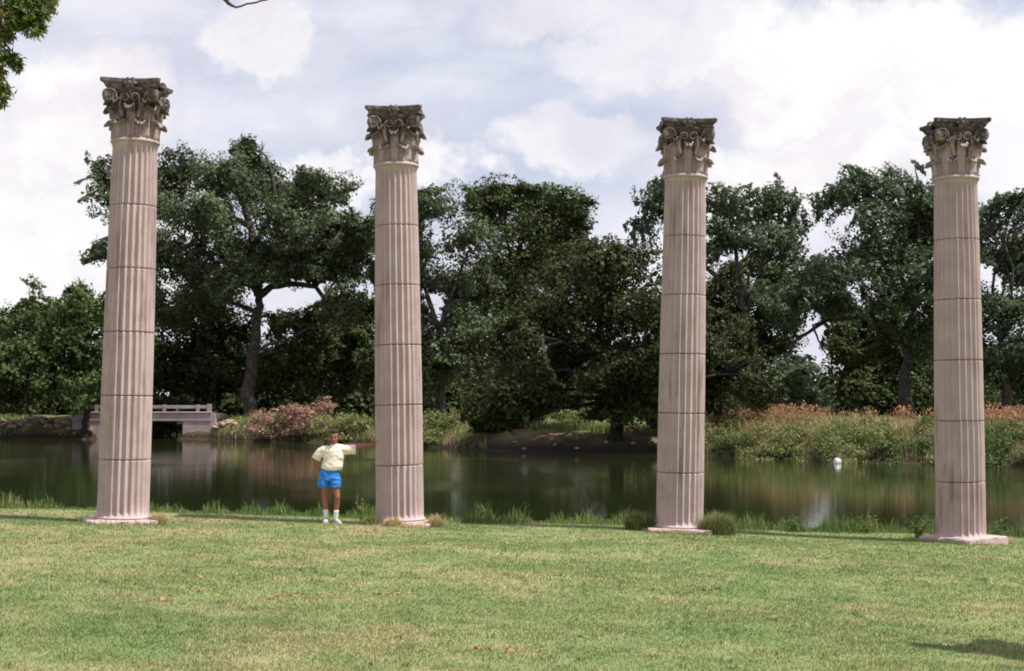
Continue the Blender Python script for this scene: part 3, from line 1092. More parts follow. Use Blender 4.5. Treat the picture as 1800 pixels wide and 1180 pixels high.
    tree('cottonwood_tree', 'leafy cottonwood at the right picture edge behind the fourth column', 'tree', 104,
         [(1772, 728), (1768, 660), (1760, 600)], 0.4,
         [(1738, 370, 44, 36), (1722, 430, 50, 50), (1795, 385, 34, 40), (1782, 460, 56, 56), (1750, 550, 60, 60), (1815, 600, 60, 60), (1850, 480, 60, 70), (1742, 640, 56, 50), (1690, 560, 50, 60), (1690, 640, 50, 50), (1800, 670, 60, 44), (1870, 400, 60, 50), (1880, 600, 60, 70)],
         'cotton2', dens=420, size=0.28, seed=15, group=TG, fill=0.2)
    tree('understory_tree', 'dark low tree in the shade between the third and fourth columns', 'tree', 124,
         [(1540, 724), (1540, 690), (1545, 650)], 0.3,
         [(1505, 640, 60, 50), (1580, 640, 66, 56), (1640, 655, 60, 56), (1500, 690, 80, 36), (1600, 690, 80, 34), (1690, 690, 60, 40), (1560, 590, 50, 40), (1480, 600, 26, 30)],
         'mid', 'dark_bark', dens=330, size=0.32, seed=16, group=TG)
    tree('understory_tree', 'pale green shrubby tree right of the third column above the rusty grass', 'tree', 106,
         [(1400, 728), (1400, 700), (1402, 680)], 0.18,
         [(1390, 668, 56, 32), (1350, 690, 50, 34), (1440, 700, 50, 26), (1395, 705, 70, 24), (1380, 640, 34, 20), (1310, 700, 40, 30)],
         'cotton2', 'dark_bark', dens=400, size=0.27, seed=17, group=TG)
    # --- small dark shrubs by the water right of the second column
    tree('dark_bush', 'round dark bush on the far shore between second column and shade tree', 'bush', 93,
         [(885, 778), (885, 760), (885, 745)], 0.12,
         [(885, 725, 54, 40), (850, 745, 34, 34), (920, 740, 34, 34), (885, 755, 60, 26)], 'dark', 'dark_bark', dens=520, size=0.22, seed=18, group='bushes on the far bank', fill=0.3)


build_trees()


# a far wood that closes the view between the trunks
def far_wood():
    r = np.random.default_rng(21)
    AC, AN, AS = [], [], []
    for (D0, D1, h0, h1, step) in ((150, 168, 7.0, 10.5, 4.5), (139, 146, 3.0, 5.5, 3.6)):
        for x in np.arange(-120, 110, step):
            D = r.uniform(D0, D1)
            px = x/D*FPX+900
            h = r.uniform(h0, h1)
            if 1385 < px < 1465:
                h = 4.4
            if -37 < x < -24 and D < 150:
                h = 2.6
            C, N, sz, _ = lobe_leaves(r, (x, D, 0.9+h*0.45), (4.0, 3.0, h*0.55), 130, 0.5, 16, 0.35)
            AC.append(C), AN.append(N), AS.append(sz)
    V, F = leaf_quads(np.concatenate(AC), np.concatenate(AN), np.concatenate(AS), 0.7, 22)
    o = link('far_wood', np_mesh('far_wood', V, F), 'dark')
    tag(o, 'dark wood closing the view behind the far bank trees', 'wood', kind='stuff')


far_wood()


# ------------------------------------------------------------------ brush and shrubs on the far bank
def bush(name, label, D, lobes, leaf, seed, dens=520, size=0.2, group='bushes on the far bank', base=None, stems=2, aspect=0.5):
    r = np.random.default_rng(seed)
    px = sum(l[0] for l in lobes)/len(lobes)
    b = P(px, 760, D)
    b.z = tz(b.x, b.y)
    root = empty(name, b, label, 'bush', group)
    AC, AN, AS = [], [], []
    g = Geo()
    for lb in lobes:
        off = lb[4] if len(lb) > 4 else r.uniform(-0.6, 0.6)
        c = P(lb[0], lb[1], D+off)
        k = D/FPX
        C, N, sz, sc = lobe_leaves(r, c, (lb[2]*k, max(lb[2], lb[3])*k*0.8, lb[3]*k), dens, size, 14, 0.25)
        AC.append(C), AN.append(N), AS.append(sz)
        gx, gy = c.x+r.uniform(-.2, .2), c.y+r.uniform(-.2, .2)
        foot = Vector((gx, gy, tz(gx, gy)-0.05))
        for q in range(min(stems, len(sc))):
            g = Geo()
            g.tube([p-b for p in bent(foot, Vector(sc[q]), r, 0.08, 4)], [0.035, 0.03, 0.025, 0.018, 0.008], 5)
            link('stem', g.mesh('stem', True), 'dark_bark', root)
    V, F = leaf_quads(np.concatenate(AC)-np.array(b), np.concatenate(AN), np.concatenate(AS), aspect, seed)
    link('foliage', np_mesh('foliage', V, F), leaf, root)
    return root


def build_bushes():
    bush('dry_bush', 'dry pinkish-brown bush on the far shore right of the bridge', 108.5,
         [(470, 735, 36, 24), (515, 730, 36, 26), (555, 728, 34, 22), (450, 755, 28, 18), (500, 755, 40, 20), (570, 712, 26, 14), (540, 748, 36, 22)], 'drypink', 31, dens=640, size=0.19)
    bush('green_bush', 'sunlit green bush on the far shore behind the man, touching the dry bush', 105,
         [(570, 752, 40, 24), (610, 742, 36, 22), (640, 752, 34, 26), (600, 768, 50, 14), (670, 745, 36, 26)], 'brush', 32, dens=600, size=0.18)
    bush('green_bush', 'sunlit yellow-green bush on the far shore just right of the second column', 98,
         [(720, 748, 34, 28), (765, 742, 32, 26), (795, 752, 26, 26), (750, 768, 50, 14), (800, 735, 20, 20)], 'brush', 33, dens=600, size=0.18)
    bush('green_bush', 'pale sunlit bush seen under the dark shade tree, left part', 104,
         [(955, 722, 30, 22), (985, 726, 26, 18), (930, 732, 24, 14)], 'brush', 34, dens=500, size=0.2)
    bush('green_bush', 'pale sunlit bush seen under the dark shade tree, beside its trunk', 106,
         [(1035, 724, 28, 22), (1060, 728, 24, 18), (1015, 732, 20, 12), (1100, 728, 30, 18), (1140, 730, 26, 16)], 'brush', 35, dens=500, size=0.2)
    bush('dark_bush', 'dark bush in the channel behind the bridge opening', 134,
         [(255, 752, 40, 18), (300, 750, 40, 18), (335, 748, 34, 18), (280, 738, 40, 16)], 'dark', 36, dens=420, size=0.26)
    spots = [(1265, 84, 'brush', 'leafy bank bush immediately right of the third column'), (1350, 82, 'brush', 'leafy bank bush second right of the third column'),
             (1430, 79, 'brush', 'leafy bank bush straight behind the white floating jug'), (1520, 76, 'brush', 'leafy bank bush midway between the floating jug and the fourth column'),
             (1600, 74, 'bright', 'greener bank bush just left of the fourth column'), (1680, 72.5, 'brush', 'bank bush mostly hidden behind the fourth column'),
             (1765, 70, 'bright', 'green bank bush at the right edge past the fourth column'), (1850, 69, 'brush', 'bank bush cut off by the right picture edge')]
    r = np.random.default_rng(40)
    for i, (px, D, mt, lab) in enumerate(spots):
        x = (px-900)/FPX*D
        ysh = float(np.interp(x, SH_X, SH_Y))
        lob = []
        for q in range(13):
            qx = px+r.uniform(-50, 50)
            d = 0.5+5.5*(q/12)+r.uniform(-.2, .4)
            x = (qx-900)/FPX*(ysh+d)
            rz = r.uniform(0.42, 0.68)+(0.12 if d > 3 else 0)
            zc = tz(x, ysh+d)+rz*0.55
            k = (ysh+d)/FPX
            py = 710-(zc-CAMZ)/k
            lob.append((qx, py, r.uniform(0.6, 1.05)/k, rz/k, ysh+d-D))
        bush('bank_bush', lab, D, lob, mt, 41+i, dens=1150, size=0.115, stems=1)


build_bushes()


def blades(n, pos, h, w, lean, seed, up=1.0):
    """triangular blades. pos (n,3), h,w arrays"""
    r = np.random.default_rng(seed)
    a = r.uniform(0, 2*np.pi, n)
    side = np.stack([np.cos(a), np.sin(a), np.zeros(n)], 1)
    la = r.uniform(0, 2*np.pi, n)
    ln = np.stack([np.cos(la), np.sin(la), np.zeros(n)], 1)*(lean*r.uniform(0.2, 1.0, n)*h)[:, None]
    V = np.empty((n, 3, 3))
    V[:, 0] = pos-side*w[:, None]*0.5
    V[:, 1] = pos+side*w[:, None]*0.5
    V[:, 2] = pos+ln+np.array([0, 0, 1.0])*h[:, None]
    return V.reshape(-1, 3), np.arange(n*3).reshape(n, 3)


def bent_blades(n, pos, h, w, lean, seed):
    """two-segment arching blades (quad + triangle as two quads)"""
    r = np.random.default_rng(seed)
    a = r.uniform(0, 2*np.pi, n)
    d = np.stack([np.cos(a), np.sin(a), np.zeros(n)], 1)
    side = np.stack([-np.sin(a), np.cos(a), np.zeros(n)], 1)
    L = (lean*r.uniform(0.15, 1.0, n)*h)[:, None]
    hh = h[:, None]
    z = np.array([0, 0, 1.0])
    ww = w[:, None]*0.5
    V = np.empty((n, 6, 3))
    V[:, 0] = pos-side*ww
    V[:, 1] = pos+side*ww
    m = pos+d*L*0.35+z*hh*0.68
    V[:, 2] = m+side*ww*0.8
    V[:, 3] = m-side*ww*0.8
    t = pos+d*L+z*hh*0.98
    V[:, 4] = t+side*ww*0.12
    V[:, 5] = t-side*ww*0.12
    b = np.arange(n)[:, None]*6
    F = np.concatenate([b+np.array([0, 1, 2, 3]), b+np.array([3, 2, 4, 5])])
    return V.reshape(-1, 3), F


def far_bank_weeds():
    r = np.random.default_rng(50)
    def strip(name, n, x0, x1, d0, d1, h0, h1, w, mat, label, seed, thr=None):
        x = r.uniform(x0, x1, n)
        ys = np.interp(x, SH_X, SH_Y)+0.6*wiggle(x, 0)
        d = d0+(d1-d0)*r.uniform(0, 1, n)
        y = ys+d
        keep = np.abs(x+30.2) > 4.6 if x0 < -20 else np.ones(n, bool)
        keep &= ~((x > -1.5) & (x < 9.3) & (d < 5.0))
        if thr is not None:
            f = np.sin(x*0.9+1)+np.sin(x*2.1+d*0.9)+np.sin(d*1.7-x*0.6)+r.normal(size=n)*0.35
            keep &= f > thr
        x, y = x[keep], y[keep]
        m = len(x)
        z = terrain(x, y)
        hh = h0+(h1-h0)*np.clip(0.45+0.28*np.sin(x*1.9)*np.sin(y*1.1+x*.7)+0.3*np.sin(x*0.83+y*.4)+r.normal(size=m)*0.22, 0, 1.2)
        V, F = bent_blades(m, np.stack([x, y, z-0.03], 1), hh, w*r.uniform(0.6, 1.4, m), 0.5, seed)
        o = link(name, np_mesh(name, V, F), mat)
        tag(o, label, 'weeds', kind='stuff')
    strip('bank_grass', 30000, -21, 40, 0.1, 9, 0.15, 0.7, 0.04, 'brush', 'rough green grass covering the far bank', 51)
    strip('straw_weeds', 20000, 9.5, 42, 3.5, 11, 0.4, 1.0, 0.04, 'tan', 'straw coloured weeds on the right part of the far bank', 52, -0.7)
    strip('left_bank_grass', 5000, -50, -19.5, 0.1, 8, 0.12, 0.4, 0.09, 'brush', 'short patchy grass on the left part of the far bank', 54, -0.3)
    # rusty seed heads above the weeds
    n = 22000
    x = r.uniform(9.5, 45, n)
    ys = np.interp(x, SH_X, SH_Y)
    d = r.uniform(6.0, 14, n)
    f = 1.2*np.sin(x*0.55+0.4)+np.sin(x*1.45+d*0.8)+0.7*np.sin(x*3.3-d)+r.normal(size=n)*0.45
    k = f > 0.1
    x, y = x[k], (ys+d)[k]
    m = len(x)
    z = terrain(x, y)+r.uniform(0.55, 1.25, m)+0.15*np.sin(x*1.3)
    N = r.normal(size=(m, 3))
    T = r.normal(size=(m, 3))*0.5+np.array([0, 0, 1.2])
    V, F = leaf_quads(np.stack([x, y, z], 1), N, r.uniform(0.09, 0.22, m), 0.42, 55, T)
    # stalks
    kk = np.arange(0, m, 3)
    h = z[kk]-terrain(x[kk], y[kk])
    V2, F2 = bent_blades(len(kk), np.stack([x[kk], y[kk], terrain(x[kk], y[kk])-0.02], 1), h, np.full(len(kk), 0.035), 0.15, 56)
    V, F = np.concatenate([V, V2]), np.concatenate([F, F2+len(V)])
    o = link('rusty_seed_heads', np_mesh('rusty_seed_heads', V, F), 'rust')
    tag(o, 'rusty orange seed heads along the top of the right far bank', 'weeds', kind='stuff')


far_bank_weeds()


# ------------------------------------------------------------------ bridge, rocks, jug
def build_bridge():
    D = 119.0
    k = D/FPX
    def X(px): return (px-900)*k
    def Z(py): return P(900, py, D).z
    xl, xr = X(128), X(372)
    root = empty('concrete_bridge', (X(250), D, 0), 'low pale concrete bridge with open railing partly hidden by the leftmost column', 'bridge')
    ox, oy = X(250), D
    def part(name, boxes, bev=0.03):
        g = Geo()
        for (a, b, c, d, e, f) in boxes:
            g.box(a-ox, b-ox, c-oy, d-oy, e, f, bev)
        return link(name, g.mesh(name), 'concrete', root)
    zt, zd = Z(727), Z(740.5)
    part('deck', [(xl, xr, D, D+5.0, zd, zt)])
    part('kerb', [(xl-0.05, xr+0.05, D-0.08, D+0.35, zt+0.002, zt+0.14)])
    part('abutment', [(X(322), xr-0.003, D+0.06, D+4.9, -1.6, zd-0.003)])
    part('abutment', [(xl+0.003, X(178), D+0.06, D+4.9, -1.6, zd-0.003)])
    part('wing_wall', [(xr+0.005, xr+0.3, D+0.1, D+5.0, -1.0, zt-0.05)])
    zr0, zr1 = Z(718.5), Z(713)
    part('rail', [(xl+0.06, xr-0.02, D+0.06, D+0.24, zr0, zr1)], 0.015)
    for i, px in enumerate((133, 170, 229, 289, 348, 368)):
        w = 0.13 if px != 368 else 0.17
        part('post', [(X(px)-w, X(px)+w, D+0.02, D+0.29, zt+0.143, zr1+(0.10 if px in (368, 133) else 0.05))], 0.02)
    part('rail', [(xl+0.06, xr-1.6, D+4.7, D+4.86, zr0, zr1)], 0.015)
    for i, px in enumerate((170, 229, 289)):
        part('post', [(X(px)-0.11, X(px)+0.11, D+4.66, D+4.9, zt-0.01, zr1+0.05)], 0.02)


build_bridge()


def rock_mesh(seed, s):
    r = random.Random(seed)
    bm = bmesh.new()
    bmesh.ops.create_icosphere(bm, subdivisions=2, radius=1.0)
    for v in bm.verts:
        n = mnoise.noise(v.co*1.1+Vector((seed*3.1, 0, 0)))
        f = 1+0.45*n
        v.co = Vector((round(v.co.x*f*2.2)/2.2*0.5+v.co.x*f*0.5, v.co.y*f, round(v.co.z*f*2)/2*0.5+v.co.z*f*0.5))
        v.co.x *= s[0]
        v.co.y *= s[1]
        v.co.z *= s[2]
    me = bpy.data.meshes.new('rock')
    bm.to_mesh(me)
    bm.free()
    me.materials.append(M['rock'])
    return me


def build_rocks():
    r = random.Random(3)
    ms = [rock_mesh(i, (r.uniform(.3, .5), r.uniform(.25, .4), r.uniform(.14, .24))) for i in range(6)]
    def put(px, d, lab, grp, sc=1.0):
        x = (px-900)/FPX*121.5
        ysh = float(np.interp(x, SH_X, SH_Y))
        y = ysh+d
        x = (px-900)/FPX*y
        o = link('rubble_rock', ms[r.randrange(6)], None, None, (x, y, tz(x, y)+0.08*sc), r.uniform(0, 6.28))
        o.scale = (sc,)*3
        o.rotation_euler[0] = r.uniform(-.4, .4)
        tag(o, lab, 'rock', grp)
    for i in range(34):
        put(r.uniform(2, 126), r.uniform(0.9, 3.0), 'reddish rubble rock on the far left bank beside the bridge', 'rubble rocks left of the bridge', r.uniform(0.6, 1.15))
    for i in range(9):
        put(r.uniform(378, 425), r.uniform(0.4, 2.0), 'pinkish rubble rock between the bridge and the dry bush', 'rubble rocks right of the bridge', r.uniform(0.6, 1.2))
    for i in range(8):
        px = r.uniform(1745, 1800)
        x = (px-900)/FPX*66
        y = float(np.interp(x, SH_X, SH_Y))+0.6*float(wiggle(x, 0))+r.uniform(0.1, 0.6)
        o = link('rubble_rock', ms[r.randrange(6)], None, None, ((px-900)/FPX*y, y, tz(x, y)+0.02), r.uniform(0, 6.28))
        o.scale = (0.45,)*3
        tag(o, 'small pinkish rock at the waterline right of the fourth column', 'rock', 'waterline rocks at the right')
    for i in range(6):
        px = r.uniform(900, 1140)
        x = (px-900)/FPX*84
        y = float(np.interp(x, SH_X, SH_Y))+0.6*float(wiggle(x, 0))+r.uniform(0.2, 1.8)
        o = link('rubble_rock', ms[r.randrange(6)], None, None, ((px-900)/FPX*y, y, tz(x, y)+0.03), r.uniform(0, 6.28))
        o.scale = (0.42,)*3
        tag(o, 'small rock on the shaded mud under the dark shade tree', 'rock', 'rocks under the shade tree')


build_rocks()


def build_jug():
    D = 70.3
    x = (1470-900)/FPX*D
    root = empty('floating_jug', (x, D, WATER_Z), 'white plastic jug floating by the far shore near the fourth column', 'jug')
    g = Geo()
    rings = []
    for z, sx, sy in ((-0.08, .12, .09), (-0.05, .15, .11), (0.10, .16, .12), (0.17, .15, .11), (0.215, .10, .075), (0.235, .05, .045)):
        rings.append([Vector((sx*math.copysign(abs(math.cos(a))**.32, math.cos(a)), sy*math.copysign(abs(math.sin(a))**.32, math.sin(a)), z))
                      for a in [2*math.pi*j/20 for j in range(20)]])
    g.loft(rings)
    body = link('body', g.mesh('body', True), 'jug', root)
    g = Geo()
    g.tube([(0, 0, .232), (0, 0, .275)], [.033, .031], 12)
    link('cap', g.mesh('cap', True), 'jug', root)
    g = Geo()
    g.tube([(-.10, 0, .20), (-.15, 0, .235), (-.175, 0, .18), (-.155, 0, .10)], .017, 8)
    link('handle', g.mesh('handle', True), 'jug', root)
    root.rotation_euler = (R(6), R(10), R(35))


build_jug()


# ------------------------------------------------------------------ near grass
def build_lawn():
    n = 420000
    r = np.random.default_rng(60)
    # density falls off with distance
    t = r.uniform(0, 1, n)
    y = 9.3*(30.4/9.3)**(t**1.05)
    x = r.uniform(-1, 1, n)*(0.362*y+0.4)
    z = terrain(x, y)
    nz = np.sin(x*3.1+np.sin(y*2.3)*2)*np.sin(y*2.7+np.sin(x*1.7)*2)
    h = (0.013+0.016*r.uniform(0, 1, n)**1.5+0.005*nz)*(0.9+y/60)
    w = 0.0045+0.00042*y*r.uniform(0.6, 1.3, n)
    V, F = blades(n, np.stack([x, y, z-0.004], 1), h, w, 0.9, 61)
    o = link('lawn_grass', np_mesh('lawn_grass', V, F), 'lawn')
    tag(o, 'short mown lawn grass with dry straw patches in front of the columns', 'grass', kind='stuff')
    # tufts of coarser grass
    n = 1500
    cx, cy = [], []
    yy = 9.5+19*r.uniform(0, 1, n)**0.8
    xx = r.uniform(-1, 1, n)*(0.36*yy+0.3)
    k = 9
    px = np.repeat(xx, k)+r.normal(size=n*k)*0.035
    py = np.repeat(yy, k)+r.normal(size=n*k)*0.035
    V, F = bent_blades(n*k, np.stack([px, py, terrain(px, py)-0.004], 1), r.uniform(0.02, 0.05, n*k), np.full(n*k, 0.009), 1.1, 62)
    o = link('coarse_grass', np_mesh('coarse_grass', V, F), 'fringe')
    tag(o, 'scattered tufts of coarser green grass in the lawn', 'grass', kind='stuff')


build_lawn()


def build_fringe():
    r = np.random.default_rng(65)
    n = 34000
    x = r.uniform(-12.5, 12.5, n)
    edge = 29.45+0.18*np.sin(x*0.8)+0.12*np.sin(x*2.7)
    d = r.uniform(0, 1, n)**0.8*2.4
    y = edge+d
    z = terrain(x, y)
    clump = 0.55+0.45*np.sin(x*1.7+0.6)*np.sin(x*4.3+1.1)+0.25*np.sin(x*9.1)
    clump = clump+0.35*np.sin(x*5.7+2)*np.sin(x*2.3)
    h = (0.06+0.24*r.uniform(0, 1, n)**2.0*np.clip(clump, 0.05, 1.5))*np.clip(0.35+d*1.1, 0, 1.15)
    h = h*np.interp(x, [-12, -6, 0, 6, 12], [0.8, 0.85, 1.0, 1.15, 1.25])
    V, F = bent_blades(n, np.stack([x, y, z-0.01], 1), h*1.45, r.uniform(0.010, 0.022, n), 0.6, 66)
    o = link('shore_grass', np_mesh('shore_grass', V, F), 'fringe')
    tag(o, 'uncut green grass fringe along the near water edge', 'grass', kind='stuff')


build_fringe()


def clump(name, label, cat, px, py, D, rx, h, n, mat, seed, lean=0.8, w=0.012, group=None, dome=True):
    """tussock of arching blades standing on the lawn"""
    r = np.random.default_rng(seed)
    x0 = (px-900)/FPX*D
    a = r.uniform(0, 2*np.pi, n)
    rad = np.sqrt(r.uniform(0, 1, n))
    x = x0+np.cos(a)*rad*rx
    y = D+np.sin(a)*rad*rx*0.75
    z = terrain(x, y)
    hh = h*(np.sqrt(np.clip(1-rad**2*0.75, 0.1, 1)) if dome else 1)*r.uniform(0.55, 1.1, n)
    V, F = bent_blades(n, np.stack([x, y, z-0.01], 1)-np.array([x0, D, 0]), hh, w*r.uniform(0.6, 1.3, n), lean, seed+1)
    zb = tz(x0, D)
    V[:, 2] -= zb
    o = link(name, np_mesh(name, V, F), mat, None, (x0, D, zb))
    tag(o, label, cat, group)
    return o


def leafy_weed(name, label, px, D, h, n, mat, seed, spread=0.25, stems=9, cat='weed'):
    r = np.random.default_rng(seed)
    x0 = (px-900)/FPX*D
    zb = tz(x0, D)
    root = empty(name, (x0, D, zb), label, cat, 'weeds at the column feet')
    g = Geo()
    C, N, S_, T = [], [], [], []
    for s in range(stems):
        a = r.uniform(0, 6.28)
        top = Vector((math.cos(a)*spread*r.uniform(.4, 1.1), math.sin(a)*spread*r.uniform(.4, 1), h*r.uniform(.55, 1.0)))
        pth = bent(Vector((r.normal()*0.05, r.normal()*0.05, -0.02)), top, r, 0.08, 5)
        g = Geo()
        g.tube(pth, [0.007, 0.007, 0.006, 0.005, 0.004, 0.002], 5)
        link('stem', g.mesh('stem', True), mat, root)
        for q in range(n):
            t = r.uniform(0.15, 1.0)
            i = min(int(t*5), 4)
            p = pth[i].lerp(pth[i+1], t*5-i)
            dr = Vector(rand_dirs(r, 1)[0])
            dr.z = abs(dr.z)*0.4+0.15
            L = r.uniform(0.07, 0.15)*(1.1-t*0.4)
            C.append(p+dr*L*0.5), S_.append(L), T.append(dr)
            N.append(Vector((0, 0, 1))+Vector(r.normal(size=3))*0.45)
    V, F = leaf_quads(np.array([tuple(c) for c in C]), np.array([tuple(c) for c in N]), np.array(S_), 0.28, seed, np.array([tuple(c) for c in T]))
    link('foliage', np_mesh('foliage', V, F), mat, root)
    return root


def plinth_grass():
    r = np.random.default_rng(95)
    X, Y = [], []
    for ci, (x, y, z) in enumerate(COL_POS):
        h, rot = COLS[ci][3], COLS[ci][4]
        n = 650
        t = r.uniform(-1, 1, n)
        side = r.integers(0, 4, n)
        off = h+np.abs(r.normal(size=n))*0.06-0.015
        lx = np.where(side % 2 == 0, t*h, np.where(side == 1, off, -off))
        ly = np.where(side % 2 == 0, np.where(side == 0, off, -off), t*h)
        X.append(x+lx*math.cos(rot)-ly*math.sin(rot)+(-0.08 if ci == 0 else 0))
        Y.append(y+lx*math.sin(rot)+ly*math.cos(rot))
    X, Y = np.concatenate(X), np.concatenate(Y)
    n = len(X)
    V, F = bent_blades(n, np.stack([X, Y, terrain(X, Y)-0.01], 1), 0.03+0.09*r.uniform(0, 1, n)**1.7, np.full(n, 0.009), 0.9, 96)
    o = link('plinth_edge_grass', np_mesh('plinth_edge_grass', V, F), 'soap')
    tag(o, 'untrimmed dry and green grass along the edges of the column plinths', 'grass', kind='stuff')


def build_clumps():
    plinth_grass()
    G = 'grass tussocks at the column feet'
    clump('dry_grass_tuft', 'straw coloured tuft at the right foot of the leftmost column', 'grass tuft', 281, 920, 26.15, 0.16, 0.26, 420, 'straw', 70, 1.0, 0.009, G)
    clump('dry_grass_tuft', 'straw coloured tuft hiding the left foot of the second column', 'grass tuft', 693, 918, 27.20, 0.16, 0.22, 380, 'straw', 71, 1.0, 0.009, G)
    clump('dry_grass_tuft', 'straw coloured tuft at the right foot of the second column', 'grass tuft', 768, 920, 27.55, 0.17, 0.27, 440, 'straw', 72, 1.0, 0.009, G)
    clump('green_grass_tuft', 'mixed green tuft at the left foot of the second column', 'grass tuft', 656, 920, 27.4, 0.2, 0.22, 360, 'soap', 73, 0.9, 0.010, G)
    clump('low_round_bush', 'low round dark green bush left of the third column foot', 'bush', 1124, 930, 28.25, 0.28, 0.40, 1200, 'soap', 74, 0.9, 0.012, 'round bushes by the third column')
    clump('low_round_bush', 'low round yellowish green bush right of the third column foot', 'bush', 1260, 938, 27.85, 0.32, 0.46, 1500, 'soap', 75, 0.9, 0.012, 'round bushes by the third column')
    clump('dry_grass_tuft', 'thin straw wisps in front of the third column plinth', 'grass tuft', 1190, 936, 27.45, 0.35, 0.14, 120, 'straw', 76, 1.2, 0.007, G, False)
    clump('dry_grass_tuft', 'thin straw wisps beside the right end of the fourth column plinth', 'grass tuft', 1764, 945, 27.5, 0.2, 0.17, 170, 'straw', 77, 1.3, 0.008, G)
    clump('dry_grass_tuft', 'thin straw wisps in front of the leftmost column plinth', 'grass tuft', 215, 926, 25.5, 0.45, 0.06, 200, 'straw', 78, 1.2, 0.006, G, False)
    clump('dry_grass_tuft', 'low straw litter in front of the second column plinth', 'grass tuft', 725, 924, 27.0, 0.3, 0.09, 240, 'straw', 79, 1.2, 0.007, G, False)
    leafy_weed('tall_weed', 'tall leafy weed between the man and the second column', 640, 28.9, 0.52, 9, 'fringe', 80, 0.2, 6)
    leafy_weed('tall_weed', 'pale broad-bladed weed just left of the fourth column', 1612, 28.5, 0.46, 14, 'bright', 81, 0.32, 14)
    leafy_weed('tall_weed', 'slender weed just right of the fourth column', 1748, 28.4, 0.48, 9, 'fringe', 82, 0.2, 7)
    leafy_weed('tall_weed', 'leafy weed in the shore grass right of the third column bush', 1400, 29.4, 0.38, 12, 'fringe', 83, 0.25, 9)
    leafy_weed('tall_weed', 'leafy weed in the shore grass midway to the fourth column', 1520, 29.5, 0.36, 10, 'fringe', 84, 0.22, 8)
    # scattered fallen leaves on the lawn
    r = np.random.default_rng(85)
    C, S_ = [], []
    for (px, py, sx, n) in ((480, 1052, 40, 26), (280, 1056, 12, 16), (665, 1048, 30, 22), (570, 974, 40, 18), (835, 1146, 14, 18), (895, 1152, 8, 8), (1245, 1042, 12, 14), (1125, 1040, 14, 8), (420, 962, 12, 8), (175, 1028, 9, 7), (350, 1016, 8, 5),
                            (110, 1012, 20, 8), (1520, 1095, 26, 12), (1150, 1062, 30, 8), (1240, 964, 8, 6), (1710, 970, 10, 5), (720, 1045, 25, 12), (150, 1160, 20, 5)):
        for q in range(n):
            qx, qy = px+r.normal()*sx, py+r.normal()*2.5
            d = ray(qx, qy)
            # walk the ray down to the lawn
            t = 8.0
            while t < 30 and (CAMZ+d.z/d.y*t) > tz(d.x/d.y*t, t):
                t += 0.1
            x = d.x/d.y*t
            C.append((x, t, tz(x, t)+0.022+r.uniform(0, 0.012)))
            S_.append(r.uniform(0.025, 0.065))
    N = np.array([0, 0, 1.0])+r.normal(size=(len(C), 3))*0.45
    V, F = leaf_quads(np.array(C), N, np.array(S_), 0.7, 86)
    o = link('fallen_leaves', np_mesh('fallen_leaves', V, F), 'deadleaf')
    tag(o, 'reddish brown fallen leaves scattered in little drifts on the lawn', 'leaves', kind='stuff')


build_clumps()


# ------------------------------------------------------------------ near trees reaching into the picture
def near_tree(name, label, base, tops, sprays, seed, leaf='pecan', limbs=(), trunk_r=0.2, leaf_len=0.055, per=26):
    """base (x,y); tops: limb end points; sprays: (point, radius, number of drooping leafy twigs)"""
    r = np.random.default_rng(seed)
    zb = tz(*base)
    b = Vector((base[0], base[1], zb))
    root = empty(name, b, label, 'tree', 'near trees at the picture edges')
    g = Geo()
    fork = b+Vector((0, 0, 2.6))
    g.tube([p-b for p in [b+Vector((0, 0, -.2)), b+Vector((.02, 0, .3)), b+Vector((.05, .02, 1.4)), fork]], [trunk_r*1.5, trunk_r*1.05, trunk_r, trunk_r*.9], 10)
    for lp in limbs:
        lp = [fork]+[Vector(p) for p in lp]
        fine = []
        for i in range(len(lp)-1):
            for s in range(3):
                fine.append(lp[i].lerp(lp[i+1], s/3)+Vector(r.normal(size=3))*(0.03 if i < 2 else 0.006))
        fine.append(lp[-1])
        m = len(fine)
        g.tube([p-b for p in fine], [max(0.006, trunk_r*0.6*(1-i/(m-1))**1.9) for i in range(m)], 7)
    C, N, S_, T = [], [], [], []
    pods = []
    for (c, rad, n) in sprays:
        c = Vector(c)
        for q in range(n):
            st = c+Vector(rand_dirs(r, 1)[0])*rad*r.uniform(0, 0.55)
            a = r.uniform(0, 6.28)
            ln = rad*r.uniform(0.5, 0.9)
            e = st+Vector((math.cos(a)*ln*0.7, math.sin(a)*ln*0.7, -ln*r.uniform(0.2, 0.9)))
            tw = bent(st, e, r, 0.1, 5)
            g.tube([p-b for p in tw], [0.007, 0.006, 0.005, 0.004, 0.003, 0.002], 4)
            if q % 3 == 0:
                g.tube([p-b for p in bent(c, st, r, 0.08, 3)], [0.012, 0.010, 0.009, 0.007], 5)
            for s in range(per):
                t = r.uniform(0.1, 1.0)
                i = min(int(t*5), 4)
                p = tw[i].lerp(tw[i+1], t*5-i)
                ax = (tw[i+1]-tw[i]).normalized()
                dr = (ax*0.6+Vector(rand_dirs(r, 1)[0])).normalized()
                dr.z -= 0.45
                dr.normalize()
                L = leaf_len*r.uniform(0.7, 1.3)
                C.append(tuple(p+dr*L*0.6-b)), S_.append(L), T.append(tuple(dr))
                N.append(tuple(Vector((0, 0, 0.8))+Vector(r.normal(size=3))*0.6))
    link('trunk', g.mesh('trunk', True), 'bark', root)
    V, F = leaf_quads(np.array(C), np.array(N), np.array(S_), 0.34, seed, np.array(T))
    link('crown', np_mesh('crown', V, F), leaf, root)
    return root


